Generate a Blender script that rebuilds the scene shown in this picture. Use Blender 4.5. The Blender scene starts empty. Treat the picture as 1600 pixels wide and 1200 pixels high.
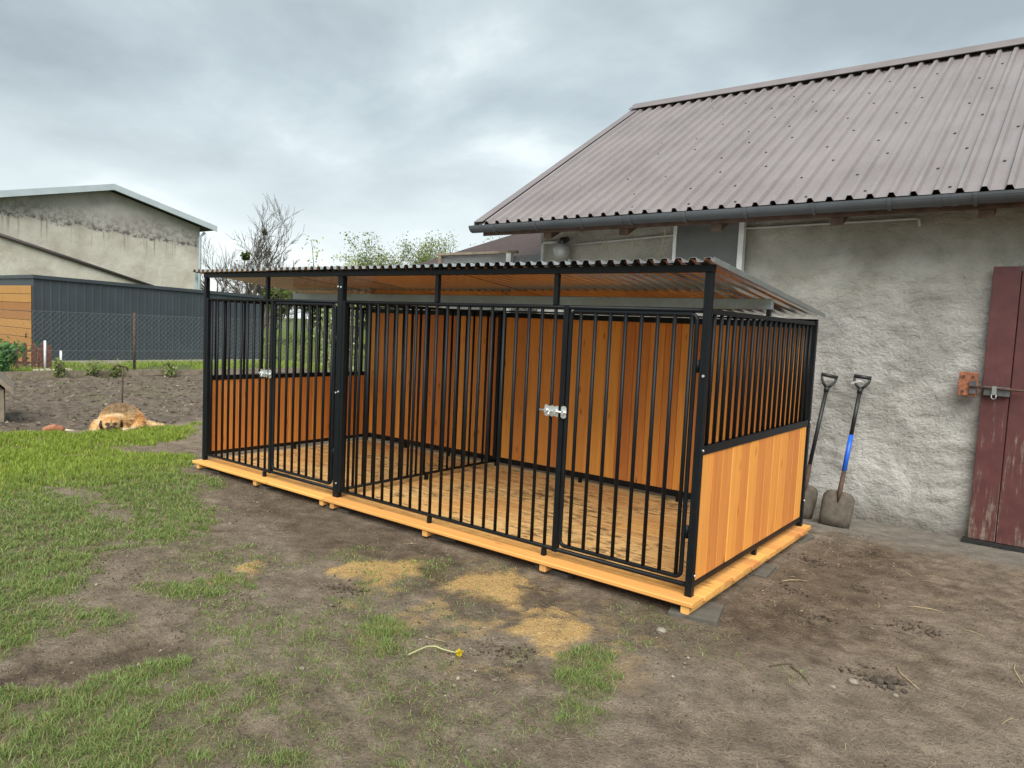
import bpy, bmesh, math, random
import numpy as np
from mathutils import Vector, Matrix
random.seed(7); RNG = np.random.default_rng(11)
sc = bpy.context.scene
COL = sc.collection
R = math.radians

# ------------------------------------------------------------------ camera
cam = bpy.data.cameras.new('camera'); camo = bpy.data.objects.new('camera', cam); COL.objects.link(camo)
camo.location = (1.5038, -3.6117, 1.5216)
camo.rotation_euler = (R(85.4686), R(-2.6238), R(37.8855))
cam.sensor_fit = 'HORIZONTAL'; cam.sensor_width = 36.0; cam.lens = 1122.1 / 1600 * 36
cam.clip_start = 0.05; cam.clip_end = 3000
sc.camera = camo

# ------------------------------------------------------------------ world / sun / exposure
SUN_EL, SUN_AZ = 48, 143           # azimuth measured from +Y clockwise (sun stands behind and right of the camera)
w = bpy.data.worlds.new('World'); sc.world = w; w.use_nodes = True
nt = w.node_tree; nt.nodes.clear()
def wn(t, **k):
    n = nt.nodes.new(t)
    for a, b in k.items(): setattr(n, a, b)
    return n
wl = nt.links.new
tc = wn('ShaderNodeTexCoord'); sep = wn('ShaderNodeSeparateXYZ'); wl(tc.outputs['Generated'], sep.inputs[0])
zc = wn('ShaderNodeMath', operation='MAXIMUM'); wl(sep.outputs[2], zc.inputs[0]); zc.inputs[1].default_value = 0.0
za = wn('ShaderNodeMath', operation='ADD'); wl(zc.outputs[0], za.inputs[0]); za.inputs[1].default_value = 0.22
dx = wn('ShaderNodeMath', operation='DIVIDE'); wl(sep.outputs[0], dx.inputs[0]); wl(za.outputs[0], dx.inputs[1])
dy = wn('ShaderNodeMath', operation='DIVIDE'); wl(sep.outputs[1], dy.inputs[0]); wl(za.outputs[0], dy.inputs[1])
cmb = wn('ShaderNodeCombineXYZ'); wl(dx.outputs[0], cmb.inputs[0]); wl(dy.outputs[0], cmb.inputs[1])
mp = wn('ShaderNodeMapping'); wl(cmb.outputs[0], mp.inputs[0]); mp.inputs['Rotation'].default_value = (0, 0, R(35)); mp.inputs['Scale'].default_value = (1.0, 1.1, 1); mp.inputs['Location'].default_value = (2.3, 0.7, 0)
n1 = wn('ShaderNodeTexNoise'); wl(mp.outputs[0], n1.inputs['Vector']); n1.inputs['Scale'].default_value = 0.85; n1.inputs['Detail'].default_value = 7; n1.inputs['Roughness'].default_value = 0.5; n1.inputs['Distortion'].default_value = 0.35
n2 = wn('ShaderNodeTexNoise'); wl(mp.outputs[0], n2.inputs['Vector']); n2.inputs['Scale'].default_value = 1.9; n2.inputs['Detail'].default_value = 6; n2.inputs['Roughness'].default_value = 0.55
mx = wn('ShaderNodeMath', operation='MULTIPLY_ADD'); wl(n2.outputs[0], mx.inputs[0]); mx.inputs[1].default_value = 0.3
m1 = wn('ShaderNodeMath', operation='MULTIPLY'); wl(n1.outputs[0], m1.inputs[0]); m1.inputs[1].default_value = 0.75; wl(m1.outputs[0], mx.inputs[2])
rp = wn('ShaderNodeValToRGB'); wl(mx.outputs[0], rp.inputs[0])
cr = rp.color_ramp; cr.elements[0].position = 0.40; cr.elements[0].color = (1.168, 1.357, 1.421, 1); cr.elements[1].position = 0.64; cr.elements[1].color = (2.652, 2.873, 2.857, 1)
e = cr.elements.new(0.50); e.color = (1.578, 1.815, 1.878, 1); e = cr.elements.new(0.56); e.color = (1.894, 2.147, 2.194, 1)
# thin bright gap of cloud towards the horizon
hz = wn('ShaderNodeMapRange'); wl(zc.outputs[0], hz.inputs[0]); hz.inputs[1].default_value = 0.0; hz.inputs[2].default_value = 0.27; hz.inputs[3].default_value = 0.9; hz.inputs[4].default_value = 0.0
hm = wn('ShaderNodeMixRGB'); wl(hz.outputs[0], hm.inputs[0]); wl(rp.outputs[0], hm.inputs[1]); hm.inputs[2].default_value = (2.841, 3.015, 2.999, 1)
sky = wn('ShaderNodeTexSky'); sky.sky_type = 'NISHITA'; sky.sun_disc = False; sky.sun_elevation = R(SUN_EL); sky.sun_rotation = R(SUN_AZ)
cm = wn('ShaderNodeMixRGB'); cm.inputs[0].default_value = 0.94; wl(sky.outputs[0], cm.inputs[1]); wl(hm.outputs[0], cm.inputs[2])
bg = wn('ShaderNodeBackground'); wl(cm.outputs[0], bg.inputs[0]); bg.inputs[1].default_value = 0.112
wo = wn('ShaderNodeOutputWorld'); wl(bg.outputs[0], wo.inputs[0])

sun = bpy.data.lights.new('sun', 'SUN'); sun.energy = 1.5; sun.angle = R(50); sun.color = (1.0, 0.96, 0.9)
suno = bpy.data.objects.new('sun', sun); COL.objects.link(suno)
sd = Vector((math.sin(R(SUN_AZ)) * math.cos(R(SUN_EL)), math.cos(R(SUN_AZ)) * math.cos(R(SUN_EL)), math.sin(R(SUN_EL))))
suno.rotation_euler = sd.to_track_quat('Z', 'Y').to_euler(); suno.location = (4, -6, 9)

sc.view_settings.view_transform = 'Standard'; sc.view_settings.look = 'None'
sc.view_settings.gamma = 1; sc.view_settings.use_curve_mapping = False; sc.view_settings.exposure = 1.64

# ------------------------------------------------------------------ helpers: noise
def _hash(ix, iy, s):
    h = (ix.astype(np.int64) * 374761393 + iy.astype(np.int64) * 668265263 + s * 1442695041) & 0x7fffffff
    h = ((h ^ (h >> 13)) * 1274126177) & 0x7fffffff
    return ((h ^ (h >> 16)) & 0xffff) / 65535.0
def vnoise(x, y, s=0):
    x = np.asarray(x, float); y = np.asarray(y, float)
    ix = np.floor(x).astype(np.int64); iy = np.floor(y).astype(np.int64); fx = x - ix; fy = y - iy
    fx = fx * fx * (3 - 2 * fx); fy = fy * fy * (3 - 2 * fy)
    a = _hash(ix, iy, s); b = _hash(ix + 1, iy, s); c = _hash(ix, iy + 1, s); d = _hash(ix + 1, iy + 1, s)
    return a + (b - a) * fx + (c - a) * fy + (a - b - c + d) * fx * fy
def fbm(x, y, s=0, o=4, g=0.5):
    t = 0; amp = 1; tot = 0
    for i in range(o):
        t = t + amp * vnoise(x * 2 ** i, y * 2 ** i, s + i * 17); tot += amp; amp *= g
    return t / tot
def sstep(a, b, v):
    t = np.clip((v - a) / (b - a), 0, 1); return t * t * (3 - 2 * t)
def poly_sd(px, py, poly):                       # signed distance, positive inside
    P = np.array(poly); d = np.full(px.shape, 1e9); ins = np.zeros(px.shape, bool); n = len(P)
    for i in range(n):
        a = P[i]; b = P[(i + 1) % n]; e = b - a
        t = np.clip(((px - a[0]) * e[0] + (py - a[1]) * e[1]) / (e @ e + 1e-12), 0, 1)
        d = np.minimum(d, np.hypot(px - a[0] - e[0] * t, py - a[1] - e[1] * t))
        if abs(b[1] - a[1]) > 1e-9:
            c = ((a[1] > py) != (b[1] > py)) & (px < (b[0] - a[0]) * (py - a[1]) / (b[1] - a[1]) + a[0]); ins ^= c
    return np.where(ins, d, -d)

# ------------------------------------------------------------------ helpers: materials
def mat(name):
    m = bpy.data.materials.new(name); m.use_nodes = True; t = m.node_tree; b = t.nodes['Principled BSDF']
    return m, t, b
def N(t, typ, ins=None, **k):
    n = t.nodes.new(typ)
    for a, v in k.items(): setattr(n, a, v)
    for a, v in (ins or {}).items():
        if isinstance(v, bpy.types.NodeSocket): t.links.new(v, n.inputs[a])
        else: n.inputs[a].default_value = v
    return n
def noise(t, vec, scale, detail=5, rough=0.55, dist=0.0):
    n = N(t, 'ShaderNodeTexNoise', {'Scale': scale, 'Detail': detail, 'Roughness': rough, 'Distortion': dist})
    if vec is not None: t.links.new(vec, n.inputs['Vector'])
    return n.outputs[0]
def ramp(t, f, *st):
    n = t.nodes.new('ShaderNodeValToRGB'); t.links.new(f, n.inputs[0]); c = n.color_ramp
    while len(c.elements) < len(st): c.elements.new(0.5)
    for e, (p, col) in zip(c.elements, st):
        e.position = p; e.color = col if len(col) == 4 else (*col, 1)
    return n.outputs[0]
def mixc(t, f, a, b, mode='MIX'):
    n = t.nodes.new('ShaderNodeMixRGB'); n.blend_type = mode
    for i, v in enumerate((f, a, b)):
        if isinstance(v, bpy.types.NodeSocket): t.links.new(v, n.inputs[i])
        else: n.inputs[i].default_value = v if i == 0 else ((*v, 1) if len(v) == 3 else v)
    return n.outputs[0]
def math_(t, op, a, b=0.0, c=None):
    n = t.nodes.new('ShaderNodeMath'); n.operation = op
    for i, v in enumerate((a, b, c)):
        if v is None: continue
        if isinstance(v, bpy.types.NodeSocket): t.links.new(v, n.inputs[i])
        else: n.inputs[i].default_value = v
    return n.outputs[0]
def coords(t, kind='Object', scale=(1, 1, 1), rnd=False):
    c = N(t, 'ShaderNodeTexCoord').outputs[kind]
    if rnd:
        oi = N(t, 'ShaderNodeObjectInfo'); v = N(t, 'ShaderNodeVectorMath', operation='MULTIPLY_ADD')
        t.links.new(oi.outputs['Random'], v.inputs[0]); v.inputs[1].default_value = (37, 53, 71); t.links.new(c, v.inputs[2]); c = v.outputs[0]
    return N(t, 'ShaderNodeMapping', {'Vector': c, 'Scale': scale}).outputs[0]
def bump(t, b, h, strength=0.3, dist=0.01):
    n = N(t, 'ShaderNodeBump', {'Height': h, 'Strength': strength, 'Distance': dist}); t.links.new(n.outputs[0], b.inputs['Normal'])
def simple(name, col, rough=0.6, metal=0.0, var=0.12, scale=8.0, bmp=0.0):
    m, t, b = mat(name); v = coords(t, 'Object')
    nz = noise(t, v, scale)
    lo = tuple(c * (1 - var) for c in col); hi = tuple(min(1, c * (1 + var)) for c in col)
    t.links.new(ramp(t, nz, (0.3, lo), (0.7, hi)), b.inputs['Base Color'])
    b.inputs['Roughness'].default_value = rough; b.inputs['Metallic'].default_value = metal
    if bmp: bump(t, b, noise(t, v, scale * 6), bmp, 0.005)
    return m

def wood(name, base, dirt=False, dark=0.55):
    m, t, b = mat(name)
    oi = N(t, 'ShaderNodeObjectInfo').outputs['Random']
    g = noise(t, coords(t, 'Object', (26, 26, 1.3), True), 1.0, 6, 0.6, 0.6)
    g2 = noise(t, coords(t, 'Object', (90, 90, 2.0), True), 1.0, 3, 0.5)
    broad = noise(t, coords(t, 'Object', (6, 6, 0.8), True), 1.0, 3)
    vk = coords(t, 'Object', (7, 0, 2.1), True)
    vd = N(t, 'ShaderNodeTexVoronoi', {'Vector': vk, 'Scale': 1.5, 'Randomness': 1.0}); knot = vd.outputs['Distance']
    bb = np.array(base)
    c = ramp(t, g, (0.25, tuple(bb * np.array([0.70, 0.60, 0.5]))), (0.5, tuple(bb)), (0.8, tuple(np.minimum(1, bb * 1.16))))
    c = mixc(t, 0.45, c, ramp(t, g2, (0.3, tuple(bb * 0.62)), (0.7, tuple(np.minimum(1, bb * 1.15)))))
    c = mixc(t, math_(t, 'MULTIPLY', broad, 0.5), c, tuple(bb * np.array([0.95, 0.82, 0.7])))
    c = mixc(t, ramp(t, knot, (0.045, (1, 1, 1)), (0.075, (0.5, 0.5, 0.5)), (0.16, (0, 0, 0))), c, tuple(bb * np.array([0.30, 0.19, 0.14])))
    hs = N(t, 'ShaderNodeHueSaturation', {'Color': c, 'Hue': math_(t, 'MULTIPLY_ADD', oi, 0.016, 0.492), 'Value': math_(t, 'MULTIPLY_ADD', oi, 0.34, 0.83)}); c = hs.outputs[0]
    h = g
    if dirt:
        wv = N(t, 'ShaderNodeNewGeometry').outputs['Position']
        d1 = noise(t, N(t, 'ShaderNodeMapping', {'Vector': wv, 'Scale': (4, 11, 1)}).outputs[0], 1.6, 8, 0.72)
        d2 = noise(t, N(t, 'ShaderNodeMapping', {'Vector': wv, 'Scale': (1, 1, 1)}).outputs[0], 1.3, 4, 0.5)
        d3 = noise(t, N(t, 'ShaderNodeMapping', {'Vector': wv, 'Scale': (14, 30, 1)}).outputs[0], 2.0, 6, 0.7)
        sp_ = N(t, 'ShaderNodeSeparateXYZ', {0: wv}).outputs; inside = math_(t, 'MULTIPLY', N(t, 'ShaderNodeMapRange', {0: sp_[1], 1: 0.0, 2: 0.25}).outputs[0], N(t, 'ShaderNodeMapRange', {0: sp_[0], 1: 0.0, 2: -0.15}).outputs[0])
        f = math_(t, 'MULTIPLY_ADD', d2, 0.35, math_(t, 'MULTIPLY_ADD', d3, 0.3, math_(t, 'MULTIPLY', d1, 0.7)))
        c = mixc(t, math_(t, 'MULTIPLY', inside, ramp(t, d2, (0.38, (0.3, 0.3, 0.3)), (0.6, (0.85, 0.85, 0.85)))), c, (0.90, 0.60, 0.26))
        c = mixc(t, math_(t, 'MULTIPLY', inside, ramp(t, f, (0.69, (0, 0, 0)), (0.78, (0.85, 0.85, 0.85)))), c, (0.13, 0.075, 0.035))
        
    t.links.new(c, b.inputs['Base Color']); b.inputs['Roughness'].default_value = 0.62; b.inputs['Specular IOR Level'].default_value = 0.3
    bump(t, b, h, 0.25, 0.004)
    return m
M = {}
M['black'] = simple('black_powder_coat', (0.007, 0.009, 0.011), 0.42, 0, 0.2, 12); M['black'].node_tree.nodes['Principled BSDF'].inputs['Specular IOR Level'].default_value = 0.2
M['board'] = wood('stained_pine', (0.78, 0.325, 0.074))
M['deck'] = wood('stained_pine_deck', (0.78, 0.395, 0.118), True)
M['deckedge'] = wood('pine_batten', (0.76, 0.40, 0.13))

def galv(name, col, rough, metal=1.0):
    m, t, b = mat(name); v = coords(t, 'Object', (1, 1, 1))
    vo = N(t, 'ShaderNodeTexVoronoi', {'Vector': v, 'Scale': 60.0}).outputs['Color']
    c = mixc(t, 0.12, col, vo, 'OVERLAY'); c = mixc(t, math_(t, 'MULTIPLY', noise(t, v, 3), 0.35), c, tuple(x * 0.75 for x in col))
    t.links.new(c, b.inputs['Base Color']); b.inputs['Metallic'].default_value = metal
    t.links.new(ramp(t, noise(t, v, 5), (0.3, (rough * 0.8,) * 3), (0.7, (rough * 1.2,) * 3)), b.inputs['Roughness'])
    return m
M['galv'] = galv('galvanised_steel', (0.33, 0.36, 0.35), 0.45, 0.7)
M['sheet'] = simple('galvanised_sheet', (0.62, 0.61, 0.60), 0.2, 1.0, 0.05, 2)
M['zinc'] = galv('bright_zinc', (0.85, 0.88, 0.88), 0.3, 0.85)

def barn_roof_mat():
    m, t, b = mat('mauve_painted_sheet'); v = coords(t, 'Object', (1, 1, 1))
    a = noise(t, v, 1.2, 5); g = noise(t, v, 42, 6, 0.7); s = noise(t, N(t, 'ShaderNodeMapping', {'Vector': v, 'Scale': (14, 1.2, 1.2)}).outputs[0], 1.5, 5)
    c = ramp(t, a, (0.3, (0.175, 0.152, 0.150)), (0.7, (0.24, 0.212, 0.210)))
    c = mixc(t, ramp(t, g, (0.45, (0, 0, 0)), (0.65, (0.35, 0.35, 0.35))), c, (0.28, 0.262, 0.262))
    c = mixc(t, ramp(t, s, (0.45, (0, 0, 0)), (0.75, (0.4, 0.4, 0.4))), c, (0.27, 0.252, 0.253))
    t.links.new(c, b.inputs['Base Color']); b.inputs['Roughness'].default_value = 0.42; b.inputs['Specular IOR Level'].default_value = 0.6
    bump(t, b, g, 0.12, 0.002); return m
M['barnroof'] = barn_roof_mat()
M['browntrim'] = simple('brown_sheet_trim', (0.19, 0.163, 0.163), 0.45, 0, 0.12, 4)
M['gutter'] = simple('grey_pvc_gutter', (0.075, 0.085, 0.095), 0.45, 0, 0.2, 3)
M['rafter'] = simple('weathered_rafter', (0.10, 0.062, 0.045), 0.85, 0, 0.4, 9, 0.4)
M['soffit'] = simple('soffit_boards', (0.13, 0.08, 0.055), 0.85, 0, 0.35, 6, 0.3)
M['white'] = simple('white_paint', (0.72, 0.74, 0.73), 0.5, 0, 0.08, 10)
M['conduit'] = simple('grey_conduit', (0.50, 0.52, 0.52), 0.45, 0, 0.12, 10)
M['lampglass'] = simple('dusty_lamp_glass', (0.33, 0.34, 0.33), 0.25, 0, 0.15, 12)
M['slate'] = simple('dark_fibre_panel', (0.13, 0.14, 0.135), 0.7, 0, 0.25, 3, 0.2)
M['rubber'] = simple('black_plastic', (0.018, 0.019, 0.02), 0.45, 0, 0.3, 20)
M['blue'] = simple('blue_grip', (0.015, 0.12, 0.62), 0.4, 0, 0.1, 20)
M['rust'] = simple('rusted_steel', (0.10, 0.062, 0.045), 0.8, 0.2, 0.4, 14, 0.3)
M['rustpl'] = simple('rusty_plate', (0.30, 0.115, 0.06), 0.8, 0.1, 0.55, 26, 0.4)
M['steel'] = simple('worn_steel', (0.14, 0.14, 0.145), 0.45, 0.7, 0.3, 20)
M['muddy'] = simple('muddy_blade', (0.115, 0.097, 0.075), 0.8, 0.1, 0.35, 16, 0.4)
M['oldwood'] = simple('grey_weathered_wood', (0.23, 0.19, 0.14), 0.85, 0, 0.35, 9, 0.4)
M['picket'] = simple('brown_picket', (0.13, 0.055, 0.04), 0.75, 0, 0.3, 8)
M['paver'] = simple('concrete_paver', (0.10, 0.092, 0.075), 0.9, 0, 0.3, 9, 0.5)
M['bark'] = simple('bark', (0.095, 0.082, 0.068), 0.9, 0, 0.3, 3, 0.3)
M['straw'] = simple('dry_straw', (0.42, 0.33, 0.19), 0.8, 0, 0.3, 30)
M['twig'] = simple('dark_twig', (0.10, 0.075, 0.05), 0.85, 0, 0.4, 30)
M['stone'] = simple('stone', (0.25, 0.215, 0.17), 0.85, 0, 0.3, 20, 0.4)
M['clod'] = simple('soil_clod', (0.075, 0.058, 0.043), 0.95, 0, 0.4, 40, 0.6)

def leafmat(name, a, b_, tr=0.35):
    m, t, b = mat(name)
    g = N(t, 'ShaderNodeNewGeometry').outputs['Random Per Island']
    c = ramp(t, g, (0.0, a), (1.0, b_)); t.links.new(c, b.inputs['Base Color']); b.inputs['Roughness'].default_value = 0.55; b.inputs['Specular IOR Level'].default_value = 0.25
    tl = N(t, 'ShaderNodeBsdfTranslucent'); t.links.new(c, tl.inputs[0]); mxs = N(t, 'ShaderNodeMixShader', {0: tr})
    t.links.new(b.outputs[0], mxs.inputs[1]); t.links.new(tl.outputs[0], mxs.inputs[2]); t.links.new(mxs.outputs[0], t.nodes['Material Output'].inputs[0])
    return m
M['leaf'] = leafmat('spring_leaf', (0.17, 0.22, 0.06), (0.30, 0.36, 0.13))
M['leaf2'] = leafmat('green_leaf', (0.10, 0.16, 0.03), (0.27, 0.33, 0.08))
M['leaf3'] = leafmat('bush_leaf', (0.06, 0.17, 0.04), (0.16, 0.32, 0.10))
M['blossom'] = leafmat('pale_blossom_leaf', (0.26, 0.36, 0.10), (0.62, 0.66, 0.42))
M['mist'] = leafmat('mistletoe_leaf', (0.07, 0.10, 0.03), (0.14, 0.18, 0.05))
M['grass'] = leafmat('grass_blade', (0.115, 0.195, 0.042), (0.32, 0.41, 0.14), 0.3)
M['grasslush'] = leafmat('lush_grass_blade', (0.17, 0.27, 0.035), (0.41, 0.49, 0.09), 0.35)
M['drygrass'] = leafmat('dry_grass_blade', (0.19, 0.155, 0.07), (0.36, 0.29, 0.14), 0.2)

# ------------------------------------------------------------------ helpers: meshes
class MB:
    def __init__(s): s.v = []; s.f = []; s.sm = []
    def add(s, vs, fs, smooth=False):
        o = len(s.v); s.v += [tuple(x) for x in vs]; s.f += [tuple(i + o for i in f) for f in fs]; s.sm += [smooth] * len(fs); return s
    def box(s, lo, hi, mtx=None):
        x0, y0, z0 = lo; x1, y1, z1 = hi
        vs = [(x0, y0, z0), (x1, y0, z0), (x1, y1, z0), (x0, y1, z0), (x0, y0, z1), (x1, y0, z1), (x1, y1, z1), (x0, y1, z1)]
        if mtx is not None: vs = [tuple(mtx @ Vector(v)) for v in vs]
        return s.add(vs, [(3, 2, 1, 0), (4, 5, 6, 7), (0, 1, 5, 4), (1, 2, 6, 5), (2, 3, 7, 6), (3, 0, 4, 7)])
    def tube(s, pts, r, n=10, caps=True, smooth=True):
        pts = [Vector(p) for p in pts]; rs = r if isinstance(r, (list, tuple)) else [r] * len(pts); vs = []; up = None
        for i, p in enumerate(pts):
            d = (pts[min(i + 1, len(pts) - 1)] - pts[max(i - 1, 0)]).normalized()
            if up is None: up = Vector((0, 0, 1)) if abs(d.z) < 0.9 else Vector((1, 0, 0))
            a = d.cross(up).normalized(); b = a.cross(d).normalized(); up = b
            for k in range(n):
                an = 2 * math.pi * k / n; vs.append(p + (a * math.cos(an) + b * math.sin(an)) * rs[i])
        fs = [(i * n + k, i * n + (k + 1) % n, (i + 1) * n + (k + 1) % n, (i + 1) * n + k) for i in range(len(pts) - 1) for k in range(n)]
        s.add(vs, fs, smooth)
        if caps:
            o = len(s.v) - len(vs); s.f.append(tuple(o + k for k in range(n))[::-1]); s.f.append(tuple(o + (len(pts) - 1) * n + k for k in range(n))); s.sm += [False, False]
        return s
    def prism(s, poly, y0, y1, axis='y', mtx=None):          # polygon in (a,b) extruded along an axis
        n = len(poly)
        def P(a, b, c): return {'y': (a, c, b), 'x': (c, a, b), 'z': (a, b, c)}[axis]
        vs = [P(a, b, y0) for a, b in poly] + [P(a, b, y1) for a, b in poly]
        if mtx is not None: vs = [tuple(mtx @ Vector(v)) for v in vs]
        return s.add(vs, [tuple(range(n)), tuple(range(2 * n - 1, n - 1, -1))] + [(i, n + i, n + (i + 1) % n, (i + 1) % n) for i in range(n)])
    def ball(s, c, r, nu=10, nv=7, jit=0.0):
        r = r if isinstance(r, (list, tuple)) else (r, r, r); vs = []; fs = []
        for j in range(nv + 1):
            th = math.pi * j / nv
            for i in range(nu):
                ph = 2 * math.pi * i / nu; q = 1 + random.uniform(-jit, jit)
                vs.append((c[0] + r[0] * math.sin(th) * math.cos(ph) * q, c[1] + r[1] * math.sin(th) * math.sin(ph) * q, c[2] + r[2] * math.cos(th) * q))
        for j in range(nv):
            for i in range(nu): fs.append((j * nu + i, (j + 1) * nu + i, (j + 1) * nu + (i + 1) % nu, j * nu + (i + 1) % nu))
        return s.add(vs, fs, jit == 0)
    def mesh(s, name, m):
        me = bpy.data.meshes.new(name); me.from_pydata(s.v, [], s.f); me.materials.append(m)
        me.polygons.foreach_set('use_smooth', s.sm); me.update()
        bm = bmesh.new(); bm.from_mesh(me); bmesh.ops.recalc_face_normals(bm, faces=bm.faces); bm.to_mesh(me); bm.free()
        return me
    def build(s, name, m, parent=None, bevel=0.0):
        o = link(name, s.mesh(name, m), parent)
        if bevel:
            b = o.modifiers.new('bevel', 'BEVEL'); b.width = bevel; b.segments = 2; b.limit_method = 'ANGLE'; b.harden_normals = False
        return o
def link(name, me, parent=None, loc=None, rot=None):
    o = bpy.data.objects.new(name, me); COL.objects.link(o)
    if parent is not None: o.parent = parent
    if loc is not None: o.location = loc
    if rot is not None: o.rotation_euler = rot
    return o
def tag(o, label, cat, group=None):
    o['label'] = label; o['category'] = cat
    if group: o['group'] = group
    return o
def thing(name, label, cat, loc=(0, 0, 0), rz=0.0, group=None):
    o = bpy.data.objects.new(name, None); COL.objects.link(o); o.location = loc; o.rotation_euler = (0, 0, rz); o.empty_display_size = 0.1
    return tag(o, label, cat, group)
def raw_mesh(name, V, F, m, attrs=None, smooth=False):
    me = bpy.data.meshes.new(name); V = np.asarray(V, np.float32); F = np.asarray(F, np.int32); k = F.shape[1]
    me.vertices.add(len(V)); me.vertices.foreach_set('co', V.ravel())
    me.loops.add(F.size); me.loops.foreach_set('vertex_index', F.ravel())
    me.polygons.add(len(F)); me.polygons.foreach_set('loop_start', np.arange(0, F.size, k, dtype=np.int32)); me.polygons.foreach_set('loop_total', np.full(len(F), k, np.int32))
    me.polygons.foreach_set('use_smooth', np.full(len(F), smooth, bool))
    me.materials.append(m); me.update(calc_edges=True)
    for n, a in (attrs or {}).items():
        at = me.attributes.new(n, 'FLOAT', 'POINT'); at.data.foreach_set('value', np.asarray(a, np.float32))
    return me
def attr(t, name): return N(t, 'ShaderNodeAttribute', attribute_name=name).outputs['Fac']

# ------------------------------------------------------------------ ground
POLY = {
'lawn':[(-8.74,-1.46),(-8.40,-0.64),(-7.73,0.15),(-7.76,1.47),(-6.80,0.95),(-6.86,0.53),(-6.62,-0.01),(-6.11,-0.11),(-5.97,0.45),(-5.42,0.20),(-5.02,-0.20),(-4.57,-0.19),(-4.22,-0.53),(-3.58,-0.69),(-3.50,-0.92),(-3.62,-1.20),(-4.09,-1.25),(-4.75,-1.07),(-5.31,-1.30),(-5.91,-2.06),(-8.8,-3.5),(-9.0,-2.5)],
'mid':[(-5.91,-2.06),(-5.15,-1.35),(-4.37,-1.27),(-3.60,-1.28),(-3.48,-0.97),(-3.07,-1.01),(-2.94,-1.42),(-3.22,-1.58),(-2.80,-1.91),(-2.61,-2.00),(-2.56,-2.14),(-2.24,-2.12),(-2.09,-2.24),(-2.10,-2.39),(-2.01,-2.57),(-2.09,-2.87),(-4,-4)],
'low':[(-1.91,-2.91),(-1.66,-2.54),(-1.60,-2.40),(-1.57,-2.23),(-1.43,-2.02),(-1.31,-2.03),(-1.29,-2.23),(-1.04,-2.23),(-1.03,-2.45),(-0.78,-2.48),(-0.58,-2.68),(-1.05,-3.09)],
'low2':[(-1.26,-2.25),(-1.27,-2.03),(-0.98,-1.91),(-0.82,-1.97),(-0.71,-2.17),(-0.49,-2.05),(-0.27,-2.17),(-0.73,-2.57),(-0.94,-2.43)],
'p1':[(-2.43,-1.80),(-2.42,-1.64),(-2.13,-1.30),(-1.99,-1.36),(-2.01,-1.60),(-2.13,-1.75)],
'p2':[(-2.28,-2.10),(-2.20,-1.97),(-2.03,-2.03),(-2.00,-2.16)],
'p3':[(-1.18,-1.36),(-1.22,-1.13),(-1.02,-1.05),(-0.85,-1.20),(-0.83,-1.45),(-0.97,-1.51)],
'p4':[(-1.59,-1.76),(-1.61,-1.60),(-1.32,-1.50),(-1.19,-1.56),(-1.30,-1.72)],
'p5':[(-0.29,-0.95),(-0.27,-0.72),(-0.09,-0.62),(0.06,-0.87),(0.06,-1.08),(-0.15,-1.06)],
'p6':[(-0.05,-1.32),(-0.00,-1.18),(0.15,-1.20),(0.18,-1.33),(0.05,-1.39)],
'p7':[(-0.34,-1.89),(-0.25,-1.78),(-0.05,-1.97),(-0.17,-2.07)],
'p8':[(-3.72,-0.85),(-3.41,-0.77),(-3.07,-1.01),(-3.30,-1.09)],
'p9':[(-0.19,-0.57),(-0.08,-0.41),(0.04,-0.44),(-0.04,-0.62)],
'p10':[(-0.33,-1.23),(-0.27,-1.17),(-0.18,-1.31),(-0.25,-1.34)],
'pl':[(-4.60,-0.22),(-4.49,-0.08),(-4.21,-0.27),(-4.28,-0.35)]}
DENS = {'lawn': 1.0, 'mid': 0.85, 'low': 0.95, 'low2': 0.7, 'p1': 0.75, 'p2': 0.8, 'p3': 0.8, 'p4': 0.45, 'p5': 0.85, 'p6': 0.6, 'p7': 0.5, 'p8': 0.7, 'p9': 0.4, 'p10': 0.4, 'pl': 0.7}
SAW = [[(-1.91,-0.85),(-1.91,-0.68),(-1.75,-0.48),(-1.60,-0.45),(-1.54,-0.60),(-1.59,-0.81),(-1.77,-0.87)],
 [(-1.33,-0.54),(-1.26,-0.32),(-1.06,-0.20),(-0.82,-0.28),(-0.83,-0.50),(-1.03,-0.57),(-1.20,-0.62)],
 [(-0.59,-0.69),(-0.59,-0.53),(-0.47,-0.49),(-0.35,-0.62),(-0.23,-0.66),(-0.28,-0.80),(-0.41,-0.86)],
 [(-2.25,-1.35),(-2.30,-1.22),(-2.30,-1.15),(-2.22,-1.20),(-2.21,-1.34)]]
HOLLOW = [(-1.77,-2.64),(-1.90,-2.46),(-1.92,-2.22),(-1.86,-2.02),(-1.57,-1.89),(-1.47,-1.97),(-1.58,-2.28),(-1.65,-2.50)]
DAMP = [(-4.73,-0.07),(-2.32,-0.10),(-1.05,-0.22),(0.08,-0.15),(0.17,0.23),(0.25,1.93),(0.6,2.2),(0.7,0.83),(0.38,-0.22),(-0.06,-0.44),(-0.72,-0.64),(-2.01,-0.60),(-3.38,-0.46)]
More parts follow.
